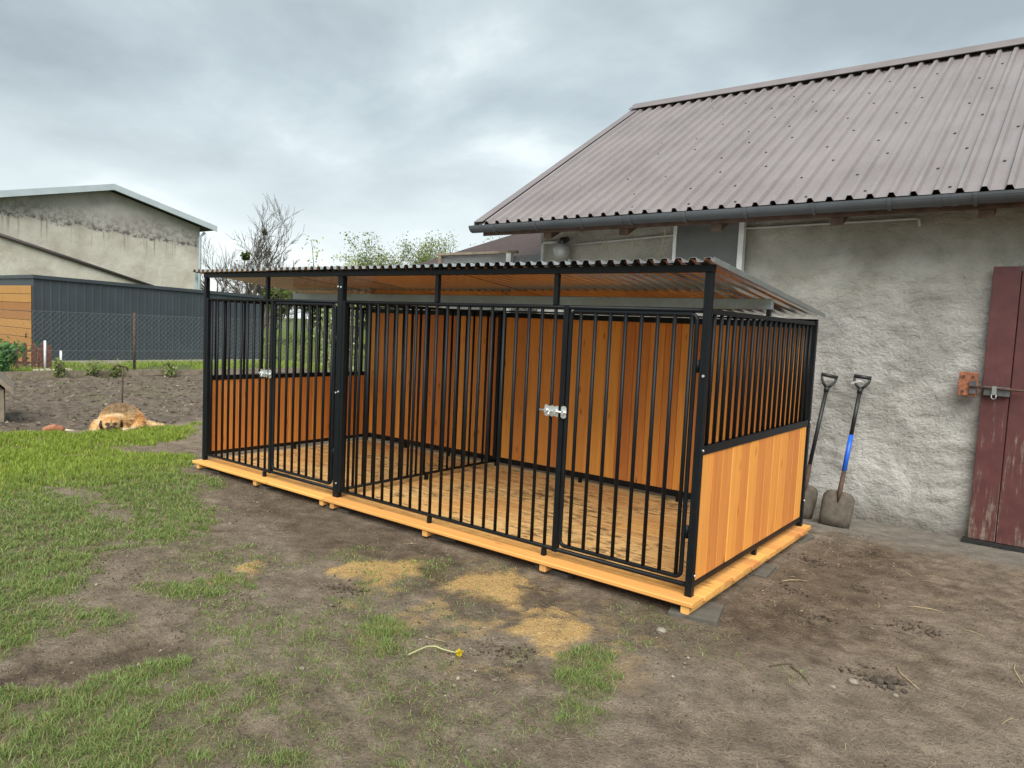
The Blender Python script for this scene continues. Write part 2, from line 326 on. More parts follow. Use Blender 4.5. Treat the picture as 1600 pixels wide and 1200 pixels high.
def grass_density(x, y):
    wob = (fbm(x * 3.2, y * 3.2, 3, 5, 0.65) - 0.5) * 0.6
    g = np.zeros(x.shape)
    for k, P in POLY.items():
        big = k in ('lawn', 'mid', 'low', 'low2'); s = 1.0 if big else 0.35
        g = np.maximum(g, DENS[k] * sstep(-0.08 * (1 if big else 0.6), 0.16 * s, poly_sd(x, y, P) + wob * s))
    br = fbm(x * 2.1 + 9, y * 2.1, 21, 4)
    g *= sstep(0.30, 0.45, br) * 0.6 + 0.4
    thin = sstep(0.48, 0.66, fbm(x * 1.6 + 4, y * 1.6 - 3, 41, 4)) * 0.22 * sstep(1.0, -0.3, x) * sstep(0.2, -0.5, y)   # loose weeds in the bare soil
    g = np.maximum(g, thin)
    g *= 1 - sstep(-0.05, 0.05, poly_sd(x, y, HOLLOW)) * 0.95
    return np.where(x < -8.15, 0, g) * (1 - sstep(-0.02, 0.1, poly_sd(x, y, [(-5.05, -0.1), (0.07, -0.1), (0.07, 3.2), (-5.05, 3.2)])))
def axis(lo, hi, step, far, mid=None):
    a = list(np.arange(lo, hi + 1e-6, step)); d = step; p = hi
    while p < far: d *= 1.22; p += d; a.append(p)
    d = step; p = lo
    if mid:
        while p > mid: p -= 0.09; a.insert(0, p)
        d = 0.09
    while p > -far: d *= 1.22; p -= d; a.insert(0, p)
    return np.array(a)
def saw_mask(X, Y):
    d = np.full(np.shape(X), -9.0); wob = (fbm(X * 9, Y * 9, 61, 4, 0.65) - 0.5) * 0.46
    for P in SAW: d = np.maximum(d, poly_sd(X, Y, P))
    return sstep(-0.08, 0.10, d + wob)
def ground_h(X, Y):
    near = sstep(12, 6, np.hypot(X - 0.5, Y + 1.5) * 0.8)
    h = (fbm(X * 1.1, Y * 1.1, 5, 3) - 0.5) * 0.035 + ((fbm(X * 5, Y * 5, 6, 4, 0.55) - 0.5) * 0.022 + (fbm(X * 16, Y * 16, 8, 3, 0.7) - 0.5) * 0.020) * near
    rough = sstep(0.5, 0.68, fbm(X * 1.7, Y * 1.7 + 5, 31, 3)); h = h + (fbm(X * 13, Y * 13, 33, 3, 0.6) - 0.5) * 0.03 * rough * near
    h = h - 0.03 * sstep(-0.08, 0.12, poly_sd(X, Y, HOLLOW)) + (fbm(X * 9, Y * 9, 12, 3) - 0.5) * 0.05 * sstep(-0.15, 0.1, poly_sd(X, Y, HOLLOW))
    bed = sstep(-8.05, -8.3, X) * sstep(-15.8, -15.6, X) * sstep(-9, -8, Y)
    h = h + bed * ((fbm(X * 2.2, Y * 2.2, 51, 4, 0.6) - 0.5) * 0.16 - 0.03)
    h = h + saw_mask(X, Y) * (0.006 + 0.022 * fbm(X * 7, Y * 7, 66, 3))
    ap = sstep(2.25, 2.7, Y) * sstep(-5, -4, X) * sstep(4, 3, X); h = h * (1 - 0.7 * ap)
    kn = sstep(-0.25, 0.1, poly_sd(X, Y, [(-5.0, 0), (0, 0), (0, 2), (-5.0, 2)])); h = h * (1 - kn * 0.8) + 0.024 * sstep(-0.5, 0.0, poly_sd(X, Y, [(-5.0, 0), (0, 0), (0, 2), (-5.0, 2)]))
    return h
def ground():
    xs = axis(-8.2, 2.6, 0.024, 700, -16.2); ys = axis(-3.2, 3.3, 0.024, 700)
    X, Y = np.meshgrid(xs, ys, indexing='ij'); nx, ny = X.shape; X = X.ravel(); Y = Y.ravel()
    H = ground_h(X, Y); g = grass_density(X, Y)
    saw = np.zeros(X.shape); wob = (fbm(X * 9, Y * 9, 61, 4, 0.65) - 0.5) * 0.46
    for P in SAW: saw = np.maximum(saw, sstep(-0.08, 0.06, poly_sd(X, Y, P) + wob))
    halo = sstep(0.58, 0.72, fbm(X * 7, Y * 7, 71, 4, 0.6)) * sstep(1.6, 0.4, np.hypot(X + 1.0, (Y + 0.75) * 1.8)) * 0.55; saw = np.maximum(saw, halo)
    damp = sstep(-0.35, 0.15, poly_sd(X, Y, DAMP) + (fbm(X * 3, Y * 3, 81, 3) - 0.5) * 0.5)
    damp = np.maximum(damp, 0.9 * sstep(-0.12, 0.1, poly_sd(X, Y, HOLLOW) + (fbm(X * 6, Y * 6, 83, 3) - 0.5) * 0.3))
    bed = sstep(-8.05, -8.3, X) * sstep(-15.8, -15.6, X)
    far = np.clip(sstep(-15.6, -15.9, X) + sstep(3.6, 5.5, Y) * sstep(-8.5, -5, X) + sstep(8, 14, np.abs(Y)), 0, 1) * (1 - bed * sstep(14, 9, Y))
    con = sstep(2.35, 2.6, Y + (fbm(X * 3, Y * 3, 91, 3) - 0.5) * 0.35) * sstep(-1.0, -0.2, X) * sstep(3.2, 3.0, Y * 0 + 3.0)
    i, j = np.meshgrid(np.arange(nx - 1), np.arange(ny - 1), indexing='ij'); a = (i * ny + j).ravel(); F = np.stack([a, a + ny, a + ny + 1, a + 1], 1)
    m, t, b = mat('yard_soil'); v = N(t, 'ShaderNodeNewGeometry').outputs['Position']
    L = noise(t, v, 0.9, 4); S = noise(t, v, 7, 7, 0.65); Fi = noise(t, v, 55, 6, 0.7)
    c = ramp(t, S, (0.28, (0.085, 0.066, 0.049)), (0.5, (0.200, 0.156, 0.114)), (0.72, (0.34, 0.276, 0.206)))
    c = mixc(t, ramp(t, L, (0.4, (0, 0, 0)), (0.65, (0.5, 0.5, 0.5))), c, (0.301, 0.249, 0.190))
    gr = noise(t, v, 130, 4, 0.7); c = mixc(t, 1.0, c, ramp(t, gr, (0.32, (0.62, 0.61, 0.6)), (0.5, (1, 1, 1)), (0.68, (1.3, 1.3, 1.3))), 'MULTIPLY')
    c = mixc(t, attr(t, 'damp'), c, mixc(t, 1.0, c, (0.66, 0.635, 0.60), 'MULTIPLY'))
    c = mixc(t, ramp(t, Fi, (0.30, (0.85, 0.85, 0.85)), (0.46, (0, 0, 0))), c, (0.05, 0.038, 0.028))
    c = mixc(t, ramp(t, Fi, (0.64, (0, 0, 0)), (0.74, (0.6, 0.6, 0.6))), c, (0.30, 0.26, 0.20))
    c = mixc(t, ramp(t, attr(t, 'concrete'), (0, (0, 0, 0)), (1, (0.75, 0.75, 0.75))), c, ramp(t, S, (0.3, (0.16, 0.148, 0.128)), (0.7, (0.27, 0.252, 0.22))))
    c = mixc(t, attr(t, 'bed'), c, ramp(t, S, (0.3, (0.07, 0.055, 0.043)), (0.52, (0.155, 0.125, 0.097)), (0.75, (0.26, 0.22, 0.17))))
    c = mixc(t, math_(t, 'MULTIPLY', attr(t, 'grass'), 0.6), c, ramp(t, Fi, (0.3, (0.07, 0.07, 0.028)), (0.7, (0.17, 0.165, 0.07))))
    c = mixc(t, attr(t, 'far'), c, ramp(t, S, (0.3, (0.06, 0.085, 0.025)), (0.6, (0.12, 0.15, 0.045)), (0.8, (0.17, 0.15, 0.09))))
    sf = math_(t, 'MULTIPLY', attr(t, 'saw'), ramp(t, noise(t, v, 90, 5, 0.75), (0.34, (0.25, 0.25, 0.25)), (0.5, (1, 1, 1))))
    c = mixc(t, sf, c, ramp(t, Fi, (0.3, (0.396, 0.253, 0.099)), (0.7, (0.62, 0.44, 0.20))))
    t.links.new(c, b.inputs['Base Color']); b.inputs['Roughness'].default_value = 0.95; b.inputs['Specular IOR Level'].default_value = 0.15
    hh = math_(t, 'ADD', math_(t, 'MULTIPLY', S, 0.8), math_(t, 'MULTIPLY', Fi, 0.45)); bump(t, b, hh, 1.0, 0.045)
    me = raw_mesh('ground', np.stack([X, Y, H], 1), F, m, {'grass': g, 'saw': saw, 'damp': damp, 'bed': bed, 'far': far, 'concrete': con}, True)
    o = link('ground', me); o['kind'] = 'structure'; o['label'] = 'bare trodden yard soil with sawdust spills'
ground()

def blades(name, label, P, h, wd, m, lean=0.6):
    n = len(P); a = RNG.uniform(0, 2 * np.pi, n); la = RNG.uniform(0, 2 * np.pi, n); ln = RNG.uniform(0.1, 1.0, n) * lean * h
    side = np.stack([np.cos(a), np.sin(a), np.zeros(n)], 1) * (wd / 2)[:, None]; ld = np.stack([np.cos(la), np.sin(la), np.zeros(n)], 1)
    up = np.array([0, 0, 1.0]); mid = P + up * (h * 0.55)[:, None] + ld * (ln * 0.35)[:, None]; tip = P + up * (h * (1 - 0.25 * ln / np.maximum(h, 1e-6)))[:, None] + ld * ln[:, None]
    V = np.stack([P - side, P + side, mid + side * 0.75, mid - side * 0.75, tip], 1).reshape(-1, 3); o = np.arange(n)[:, None] * 5
    F = np.concatenate([o + [0, 1, 2], o + [0, 2, 3], o + [3, 2, 4]], 0)
    ob = link(name, raw_mesh(name, V, F, m)); ob['kind'] = 'stuff'; ob['label'] = label; ob['category'] = 'grass'; return ob
def grass():
    cands = []
    n = 1500000; u = RNG.random(n); x = -8.15 + 10.4 * u; y = RNG.uniform(-3.4, 1.6, n)
    dist = np.hypot(x - 1.5, y + 3.6); keep = RNG.random(n) < np.clip(3.0 / dist, 0.25, 1) ; x, y, dist = x[keep], y[keep], dist[keep]
    g = grass_density(x, y); tuft = fbm(x * 14, y * 14, 101, 2); pr = np.clip(g * 1.25, 0, 1) * (0.22 + 1.0 * sstep(0.36, 0.6, tuft))
    k = RNG.random(len(x)) < pr; x, y, dist, g, tuft = x[k], y[k], dist[k], g[k], tuft[k]
    z = ground_h(x, y) - 0.004
    lush = sstep(-4.2, -6.2, x)
    h = RNG.uniform(0.013, 0.040, len(x)) * (0.6 + 0.6 * g) * (0.75 + 0.6 * tuft) * (1 + 0.8 * lush); wd = RNG.uniform(0.0022, 0.0042, len(x)) * np.clip(dist / 3.2, 0.8, 3.0)
    P = np.stack([x, y, z], 1); r = RNG.random(len(x)); dry = r < (0.22 - 0.16 * lush); lu = (~dry) & (RNG.random(len(x)) < lush); no = ~(dry | lu)
    blades('patchy_grass', 'short patchy green grass growing in the trodden soil', P[no], h[no], wd[no], M['grass'], 1.5)
    blades('lush_grass', 'bright lush grass beside the soil bed', P[lu], h[lu], wd[lu], M['grasslush'], 0.7)
    blades('dry_grass', 'dry straw coloured blades among the patchy grass', P[dry], h[dry] * 0.9, wd[dry], M['drygrass'], 1.3)
    n = 26000; x = RNG.uniform(-20, -15.75, n); y = RNG.uniform(-1, 11, n); k = (RNG.random(n) < sstep(0.40, 0.58, fbm(x, y, 111, 3))) & ~((x < -19.3) & (y > 3.3)); x, y = x[k], y[k]
    blades('far_strip_grass', 'green grass strip in front of the chain link fence and shed', np.stack([x, y, np.zeros(len(x))], 1), RNG.uniform(0.06, 0.16, len(x)), RNG.uniform(0.012, 0.025, len(x)), M['grasslush'])
    n = 1500; x = RNG.uniform(-15.5, -8.4, n); y = RNG.uniform(-2, 6, n); k = fbm(x * 1.3, y * 1.3, 121, 3) > 0.56; x, y = x[k], y[k]
    blades('bed_weeds', 'scattered seedlings in the dark soil bed', np.stack([x, y, ground_h(x, y)], 1), RNG.uniform(0.02, 0.06, len(x)), RNG.uniform(0.012, 0.03, len(x)), M['leaf'])
    n = 9000; x = RNG.uniform(-60, -20, n); y = RNG.uniform(10, 60, n)
    blades('meadow_grass', 'long meadow grass far behind the kennel', np.stack([x, y, np.zeros(n)], 1), RNG.uniform(0.1, 0.35, n), RNG.uniform(0.05, 0.1, n), M['leaf2'])
grass()

# ------------------------------------------------------------------ kennel platform
DZ = 0.11; KX = -5.025; KD = 2.05
plat = thing('wooden_platform', 'low orange pine platform of boards that the kennel stands on', 'platform')
def board_mesh(w_, th, L, m, name='board'):                 # long axis local z
    mb = MB(); c = 0.005
    mb.prism([(-w_/2 + c, -th/2), (w_/2 - c, -th/2), (w_/2, -th/2 + c), (w_/2, th/2 - c), (w_/2 - c, th/2), (-w_/2 + c, th/2), (-w_/2, th/2 - c), (-w_/2, -th/2 + c)], 0, L, 'z')
    return mb.mesh(name, m)
nrow = 15; y0 = -0.085; rw = (2.115 + 0.085) / nrow
cuts = [[-3.06], [-1.95, -3.95], [-2.98], [-1.0, -3.4]]
dm = {}
for r in range(nrow):
    xs = [KX - 0.022 + random.uniform(-0.012, 0.008)] + sorted(cuts[r % 4]) + [0.055 + random.uniform(-0.008, 0.012)]
    for a, b in zip(xs[:-1], xs[1:]):
        me = board_mesh(rw - 0.004, 0.026, b - a - 0.003, M['deck'])
        link('board', me, plat, (a, y0 + rw * (r + 0.5) + random.uniform(-0.003, 0.003) * (r == 0), DZ - 0.0135 + random.uniform(-0.0012, 0.0012)), (R(90), 0, R(90)))
jm = board_mesh(0.048, 0.042, 2.16, M['deckedge'], 'joist')
for x in (-0.0, -0.93, -1.94, -2.96, -3.09, -4.02, -4.97): link('joist', jm, plat, (x, -0.07, DZ - 0.0265 - 0.0215), (R(-90), 0, 0))
# the pavers under the joists
pm = MB().box((-0.13, -0.13, -0.04), (0.13, 0.13, 0.0)).mesh('concrete_paver', M['paver'])
spots = [(0.01, 0.06, 14, 'corner concrete paver under the near right platform corner'), (-0.90, 0.12, -5, 'concrete paver under the joist below the large door'), (-1.88, 0.13, 8, 'concrete paver under the middle of the wide front'),
         (-2.96, 0.10, 3, 'concrete paver under the paired joists below the middle post'), (-4.0, 0.10, -9, 'concrete paver under the front of the small run'), (-4.83, 0.10, 6, 'concrete paver under the far left platform corner'),
         (-0.02, 1.0, 4, 'concrete paver under the middle of the right side'), (-0.06, 1.98, -6, 'concrete paver under the rear right corner')]
for x, y, a, lb in spots:
    o = link('concrete_paver', pm.copy(), None, (x, y, 0.0415), (R(random.uniform(-1, 1)), R(random.uniform(-1, 1)), R(a))); tag(o, lb, 'paver', 'pavers under the platform')
    bv = o.modifiers.new('bevel', 'BEVEL'); bv.width = 0.006; bv.segments = 2

# ------------------------------------------------------------------ kennel
ken = thing('dog_kennel', 'long black barred dog kennel with orange boards and corrugated roof', 'kennel', (0, 0, DZ))
K = M['black']; PH = 1.557
barm = {}
def bar(parent, x, y, z0, z1, r=0.0112, name='bar'):
    L = round(z1 - z0, 3)
    if (L, r) not in barm: barm[(L, r)] = MB().tube([(0, 0, 0), (0, 0, L)], r, 10).mesh('bar', K)
    return link(name, barm[(L, r)], parent, (x, y, z0))
def sq(mb, lo, hi): return mb.box(lo, hi)
def post(x0, x1, y0, y1, h):
    mb = MB().box((x0, y0, 0), (x1, y1, h)); return mb.build('post', K, ken, 0.003)
post(-0.04, 0, 0, 0.04, 1.745); post(KX, KX + 0.04, 0, 0.04, 1.745); post(-3.045, -2.985, 0.0, 0.045, 1.745)
post(-0.04, 0, KD - 0.04, KD, PH); post(KX, KX + 0.04, KD - 0.04, KD, PH); post(-3.02, -2.98, KD - 0.04, KD, PH)
MB().box((KX - 0.005, -0.004, 1.7455), (0.005, 0.036, 1.785)).build('roof_beam', K, ken, 0.003)
MB().box((KX, KD - 0.042, PH + 0.001), (0, KD - 0.002, PH + 0.016)).build('roof_beam', K, ken, 0.002)
bolt = MB().tube([(0, 0, 0), (0, -0.007, 0)], 0.0075, 8).mesh('bolt', M['zinc'])
def bolts(parent, pts, rz=0):
    for p_ in pts: link('bolt', bolt, parent, p_, (0, 0, rz))
bolts(ken, [(-3.0, -0.0005, 0.115), (-3.0, -0.0005, 0.845), (-3.0, -0.0005, 1.66), (-3.03, -0.0005, 0.835), (-3.035, -0.0005, 1.665), (-0.012, -0.0005, 1.2)])
bolts(ken, [(0.0005, 0.025, 0.80), (0.0005, 0.025, 0.115), (0.0005, 2.03, 0.80), (0.0005, 2.03, 0.2)], R(90))

def latch(parent, x, z):
    y = -0.016
    prof = [(-0.055, -0.028)]
    top = [(-0.055, 0.030), (-0.042, 0.037), (-0.030, 0.029), (-0.010, 0.029), (0.0, 0.036), (0.010, 0.029), (0.028, 0.029), (0.038, 0.036), (0.046, 0.028)]
    poly = top + [(a, -b) for a, b in top[::-1]]
    mb = MB().prism([(x + a, z + b) for a, b in poly], y - 0.003, y)
    mb.tube([(x - 0.085, y - 0.012, z), (x + 0.112, y - 0.012, z)], 0.0065, 10)
    mb.tube([(x - 0.012, y - 0.012, z), (x - 0.012, y - 0.03, z - 0.03)], 0.005, 8)
    for a in (-0.04, 0.03): mb.box((x + a - 0.009, y - 0.020, z - 0.012), (x + a + 0.009, y - 0.003, z + 0.012))
    kp = [(0.066, 0.03), (0.076, 0.037), (0.094, 0.037), (0.104, 0.028), (0.104, -0.028), (0.094, -0.037), (0.076, -0.037), (0.066, -0.03)]
    mb.prism([(x + a, z + b) for a, b in kp], y - 0.003, y); mb.box((x + 0.077, y - 0.021, z - 0.012), (x + 0.095, y - 0.003, z + 0.012))
    l = mb.build('latch', M['zinc'], parent)
    return l
def front_panel(xl, xr, xd, bars_from, nb, stubs):
    """fixed part from xl to xd, door opening from xd to xr"""
    mb = MB(); y = 0.018
    mb.tube([(xl, y, 0.058), (xr, y, 0.058)], 0.0135, 12); mb.tube([(xl, y, PH - 0.012), (xr, y, PH - 0.012)], 0.0135, 12)
    mb.box((xl, y - 0.0145, 0.045), (xl + 0.03, y + 0.0145, PH)); mb.box((xd - 0.035, y - 0.016, 0.045), (xd, y + 0.016, PH - 0.002))
    p_ = mb.build('front_panel', K, ken)
    for i in range(nb): bar(p_, bars_from + 0.0998 * i, y, 0.058, PH - 0.012)
    for s in stubs:
        MB().box((s - 0.015, y - 0.015, PH + 0.0015), (s + 0.015, y + 0.015, 1.744)).build('stub_post', K, p_, 0.002)
        MB().box((s - 0.0135, y - 0.0135, 0.0), (s + 0.0135, y + 0.0135, 0.045)).build('foot', K, p_, 0.002)
    return p_
def door(x0, x1, first, n, latch_x, label):
    y = 0.012; z0, z1 = 0.094, 1.522; r = 0.035; pts = []
    for cx, cz, a0 in ((x1 - r, z0 + r, -90), (x1 - r, z1 - r, 0), (x0 + r, z1 - r, 90), (x0 + r, z0 + r, 180)):
        for k in range(5):
            a = R(a0 + k * 22.5); pts.append((cx + r * math.cos(a), y, cz + r * math.sin(a)))
    pts.append(pts[0]); mb = MB().tube(pts, 0.0125, 10, False)
    d = mb.build('door', K, ken); d['label'] = label
    for i in range(n): bar(d, first + 0.0998 * i, y, z0, z1)
    for hz_ in (0.35, 1.25): MB().tube([(x1 + 0.019, y, hz_ - 0.035), (x1 + 0.019, y, hz_ + 0.035)], 0.009, 8).build('hinge', K, d)
    latch(d, latch_x, 0.915)
    return d
front_panel(-2.984, -0.041, -0.885, -2.883, 20, (-0.987, -1.984))
front_panel(KX + 0.041, -3.046, -3.9, -4.905, 10, (-4.007,))
door(-0.868, -0.072, -0.800, 8, -0.955, 'barred door of the wide run')
door(-3.882, -3.078, -3.805, 8, -3.985, 'barred door of the narrow run')

WB = 0.0
sbm = board_mesh(0.1465, 0.02, 0.70, M['board']); sideboard = sbm
def side_panel(x, out):
    mb = MB(); y0_, y1_ = 0.041, KD - 0.041
    mb.box((x - 0.0135, y0_, 0.043), (x + 0.0135, y1_, 0.078)); mb.box((x - 0.015, y0_, 0.772), (x + 0.015, y1_, 0.818)); mb.box((x - 0.0125, y0_, PH - 0.03), (x + 0.0125, y1_, PH - 0.003))
    mb.box((x - 0.013, y0_, 0.0785), (x + 0.013, y0_ + 0.016, 0.7715)); mb.box((x - 0.013, y1_ - 0.016, 0.0785), (x + 0.013, y1_, 0.7715))
    p_ = mb.build('side_panel', K, ken, 0.002)
    n = 13; w_ = (y1_ - y0_ - 0.034) / n
    for i in range(n):
        link('board', sbm, p_, (x + random.uniform(-0.0015, 0.0015), y0_ + 0.017 + w_ * (i + 0.5), 0.075), (0, 0, R(90))).scale = (w_ * 0.992 / 0.1465, 1, 1)
    nb = 19
    for i in range(nb): bar(p_, x, y0_ + (y1_ - y0_) * (i + 0.75) / (nb + 0.5), 0.816, PH - 0.02, 0.0115)
    MB().box((x - 0.0135, 1.02, 0.0), (x + 0.0135, 1.05, 0.0425)).build('foot', K, p_)
    MB().box((x - 0.012, 0.965, PH - 0.002), (x + 0.012, 0.995, 1.595)).build('stub_post', K, p_)
    return p_
side_panel(-0.02, 1); side_panel(KX + 0.02, -1)
bbm = board_mesh(0.15, 0.02, 1.425, M['board'])
def back_panel(xl, xr, n):
    y = KD - 0.02; mb = MB()
    mb.box((xl, y - 0.0175, 0.042), (xr, y + 0.0175, 0.096)); mb.box((xl, y - 0.0175, PH - 0.052), (xr, y + 0.0175, PH - 0.003))
    for a in (xl, xr - 0.028): mb.box((a, y - 0.017, 0.0965), (a + 0.028, y + 0.017, PH - 0.0525))
    p_ = mb.build('back_panel', K, ken, 0.002); w_ = (xr - xl - 0.058) / n
    for i in range(n): link('board', bbm, p_, (xl + 0.029 + w_ * (i + 0.5), y + random.uniform(-0.002, 0.002), 0.09)).scale = (w_ * 0.99 / 0.15, 1, 1)
    for f in (1 / 3, 2 / 3): x = xl + (xr - xl) * f; MB().box((x - 0.014, y - 0.014, 0), (x + 0.014, y + 0.014, 0.0415)).build('foot', K, p_)
back_panel(-2.979, -0.041, 20); back_panel(KX + 0.041, -3.021, 13)
def partition():
    x = -3.0; y0_, y1_ = 0.052, KD - 0.042; mb = MB()
    mb.tube([(x, y0_, 0.058), (x, y1_, 0.058)], 0.0125, 10); mb.tube([(x, y0_, PH - 0.014), (x, y1_, PH - 0.014)], 0.0125, 10)
    mb.box((x - 0.013, y0_, 0.045), (x + 0.013, y0_ + 0.026, PH)); mb.box((x - 0.013, y1_ - 0.026, 0.045), (x + 0.013, y1_, PH))
    p_ = mb.build('partition', K, ken)
    for i in range(18): bar(p_, x, y0_ + 0.013 + (y1_ - y0_ - 0.026) * (i + 1) / 19, 0.058, PH - 0.014)
    MB().box((x - 0.0135, 1.0, 0), (x + 0.0135, 1.03, 0.045)).build('foot', K, p_)
partition()
MB().box((KX + 0.005, 0.985, 1.5955), (-0.004, 1.02, 1.664)).build('purlin', M['galv'], ken, 0.003)
# roof sheets: trapezoid profile, sloping to the back
RZ0, RZ1, RY0, RY1 = 1.789, 1.590, -0.07, 2.09
def rz(y): return RZ0 + (RZ1 - RZ0) * (y - RY0) / (RY1 - RY0)
def roof_sheet(x0, x1, pitch, hgt, lift, mt, name='roof_sheet', parent=ken):
    prof = []; x = x0
    while x < x1 - 1e-6:
        for dx_, dz_ in ((0, 0), (0.30, 0), (0.42, hgt), (0.80, hgt), (0.92, 0)):
            if x + dx_ * pitch <= x1: prof.append((x + dx_ * pitch, dz_))
        x += pitch
    prof.append((x1, 0)); th = 0.0012; V = []; ny = 7
    for j in range(ny):
        y = RY0 + (RY1 - RY0) * j / (ny - 1)
        for a, b in prof: V.append((a, y, rz(y) + b + lift))
    n = len(prof); F = [(j * n + i, j * n + i + 1, (j + 1) * n + i + 1, (j + 1) * n + i) for j in range(ny - 1) for i in range(n - 1)]
    me = raw_mesh(name, np.array(V), F, mt); o = link(name, me, parent); s = o.modifiers.new('solid', 'SOLIDIFY'); s.thickness = th; s.offset = 0
    return o
P8 = 0.0815; xx = 0.030; k = 0
while xx > -5.09:
    x0 = max(xx - P8 * 13.0, -5.12); roof_sheet(x0, xx, P8, 0.023, 0.002 + 0.0025 * (k % 2), M['sheet']); xx = x0 + P8 * 0.92; k += 1
    if x0 <= -5.11: break
V = MB(); yA, yB = RY0, RY1
for a, b, c in ((0.031, 0.034, 0), ):
    V.add([(a, yA, rz(yA) - 0.004), (b, yA, rz(yA) - 0.004), (b, yA, rz(yA) + 0.027), (a, yA, rz(yA) + 0.027), (a, yB, rz(yB) - 0.004), (b, yB, rz(yB) - 0.004), (b, yB, rz(yB) + 0.027), (a, yB, rz(yB) + 0.027)], [(0, 1, 2, 3), (7, 6, 5, 4), (0, 4, 5, 1), (1, 5, 6, 2), (2, 6, 7, 3), (3, 7, 4, 0)])
V.build('edge_trim', M['galv'], ken)

# ------------------------------------------------------------------ barn
barn = thing('barn', 'old grey rendered barn with mauve ribbed metal roof behind the kennel', 'barn')
WY = 3.13
def plaster():
    m, t, b = mat('rough_cement_render'); v = N(t, 'ShaderNodeNewGeometry').outputs['Position']
    s2 = N(t, 'ShaderNodeSeparateXYZ', {0: v}).outputs
    wv = N(t, 'ShaderNodeVectorMath', operation='MULTIPLY_ADD'); t.links.new(N(t, 'ShaderNodeTexNoise', {'Vector': v, 'Scale': 2.2, 'Detail': 3}).outputs['Color'], wv.inputs[0]); wv.inputs[1].default_value = (0.25, 0.25, 0.25); t.links.new(v, wv.inputs[2])
    st = noise(t, N(t, 'ShaderNodeMapping', {'Vector': wv.outputs[0], 'Scale': (7, 7, 17), 'Rotation': (0, R(28), 0)}).outputs[0], 1.5, 8, 0.68, 0.3)
    st2 = noise(t, N(t, 'ShaderNodeMapping', {'Vector': wv.outputs[0], 'Scale': (19, 12, 8), 'Rotation': (0, R(-35), 0)}).outputs[0], 1.4, 8, 0.68, 0.3)
    hyb = N(t, 'ShaderNodeTexNoise', {'Vector': wv.outputs[0], 'Scale': 9.0, 'Detail': 9.0, 'Roughness': 0.62}, noise_type='HYBRID_MULTIFRACTAL').outputs[0]; fine = noise(t, v, 40, 6, 0.7); big = noise(t, v, 0.8, 4); mid = noise(t, v, 3.0, 6, 0.6)
    c = ramp(t, mid, (0.3, (0.36, 0.355, 0.325)), (0.7, (0.57, 0.565, 0.53)))
    c = mixc(t, ramp(t, fine, (0.3, (0.5, 0.5, 0.5)), (0.5, (0, 0, 0))), c, (0.17, 0.16, 0.135))
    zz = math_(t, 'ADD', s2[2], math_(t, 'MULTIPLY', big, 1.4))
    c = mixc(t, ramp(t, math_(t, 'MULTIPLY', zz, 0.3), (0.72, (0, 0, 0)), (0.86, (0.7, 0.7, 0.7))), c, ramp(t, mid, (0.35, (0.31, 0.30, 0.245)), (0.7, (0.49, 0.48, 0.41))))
    c = mixc(t, ramp(t, s2[2], (0.02, (0.75, 0.75, 0.75)), (0.22, (0, 0, 0))), c, (0.16, 0.145, 0.12))
    t.links.new(c, b.inputs['Base Color']); b.inputs['Roughness'].default_value = 0.95; b.inputs['Specular IOR Level'].default_value = 0.1
    pat = ramp(t, noise(t, v, 1.6, 5, 0.6), (0.52, (0, 0, 0)), (0.66, (0.55, 0.55, 0.55))); c = mixc(t, pat, c, (0.64, 0.635, 0.60)); t.links.new(c, b.inputs['Base Color'])
    h = math_(t, 'ADD', math_(t, 'MULTIPLY', hyb, 0.35), math_(t, 'ADD', math_(t, 'MULTIPLY', st, 0.55), math_(t, 'ADD', math_(t, 'MULTIPLY', st2, 0.4), math_(t, 'MULTIPLY', fine, 0.45))))
    bump(t, b, h, 1.0, 0.036); return m
M['plaster'] = plaster()
def wall_sheet():
    xs = np.linspace(-3.38, 3.2, 330); zs = np.linspace(-0.06, 2.9, 150); X, Z = np.meshgrid(xs, zs, indexing='ij'); nx, nz = X.shape; X = X.ravel(); Z = Z.ravel()
    a = fbm(X * 4 + Z * 2, Z * 7 - X * 1.5, 201, 4, 0.6); b = fbm(X * 1.3, Z * 1.3, 202, 3)
    Yv = WY - (np.abs(a - 0.5) * 0.05 + (b - 0.5) * 0.03)
    i, j = np.meshgrid(np.arange(nx - 1), np.arange(nz - 1), indexing='ij'); q = (i * nz + j).ravel(); F = np.stack([q, q + nz, q + nz + 1, q + 1], 1)
    n0 = nx * nz; V = np.stack([X, Yv, Z], 1)
    link('wall', raw_mesh('wall', V, F, M['plaster'], None, True), barn)
wall_sheet()
MB().box((-3.379, WY + 0.03, -0.06), (-3.12, 9.2, 2.85)).build('wall', M['plaster'], barn); MB().box((-3.119, WY + 0.05, -0.06), (3.2, WY + 0.3, 2.85)).build('wall', M['plaster'], barn)
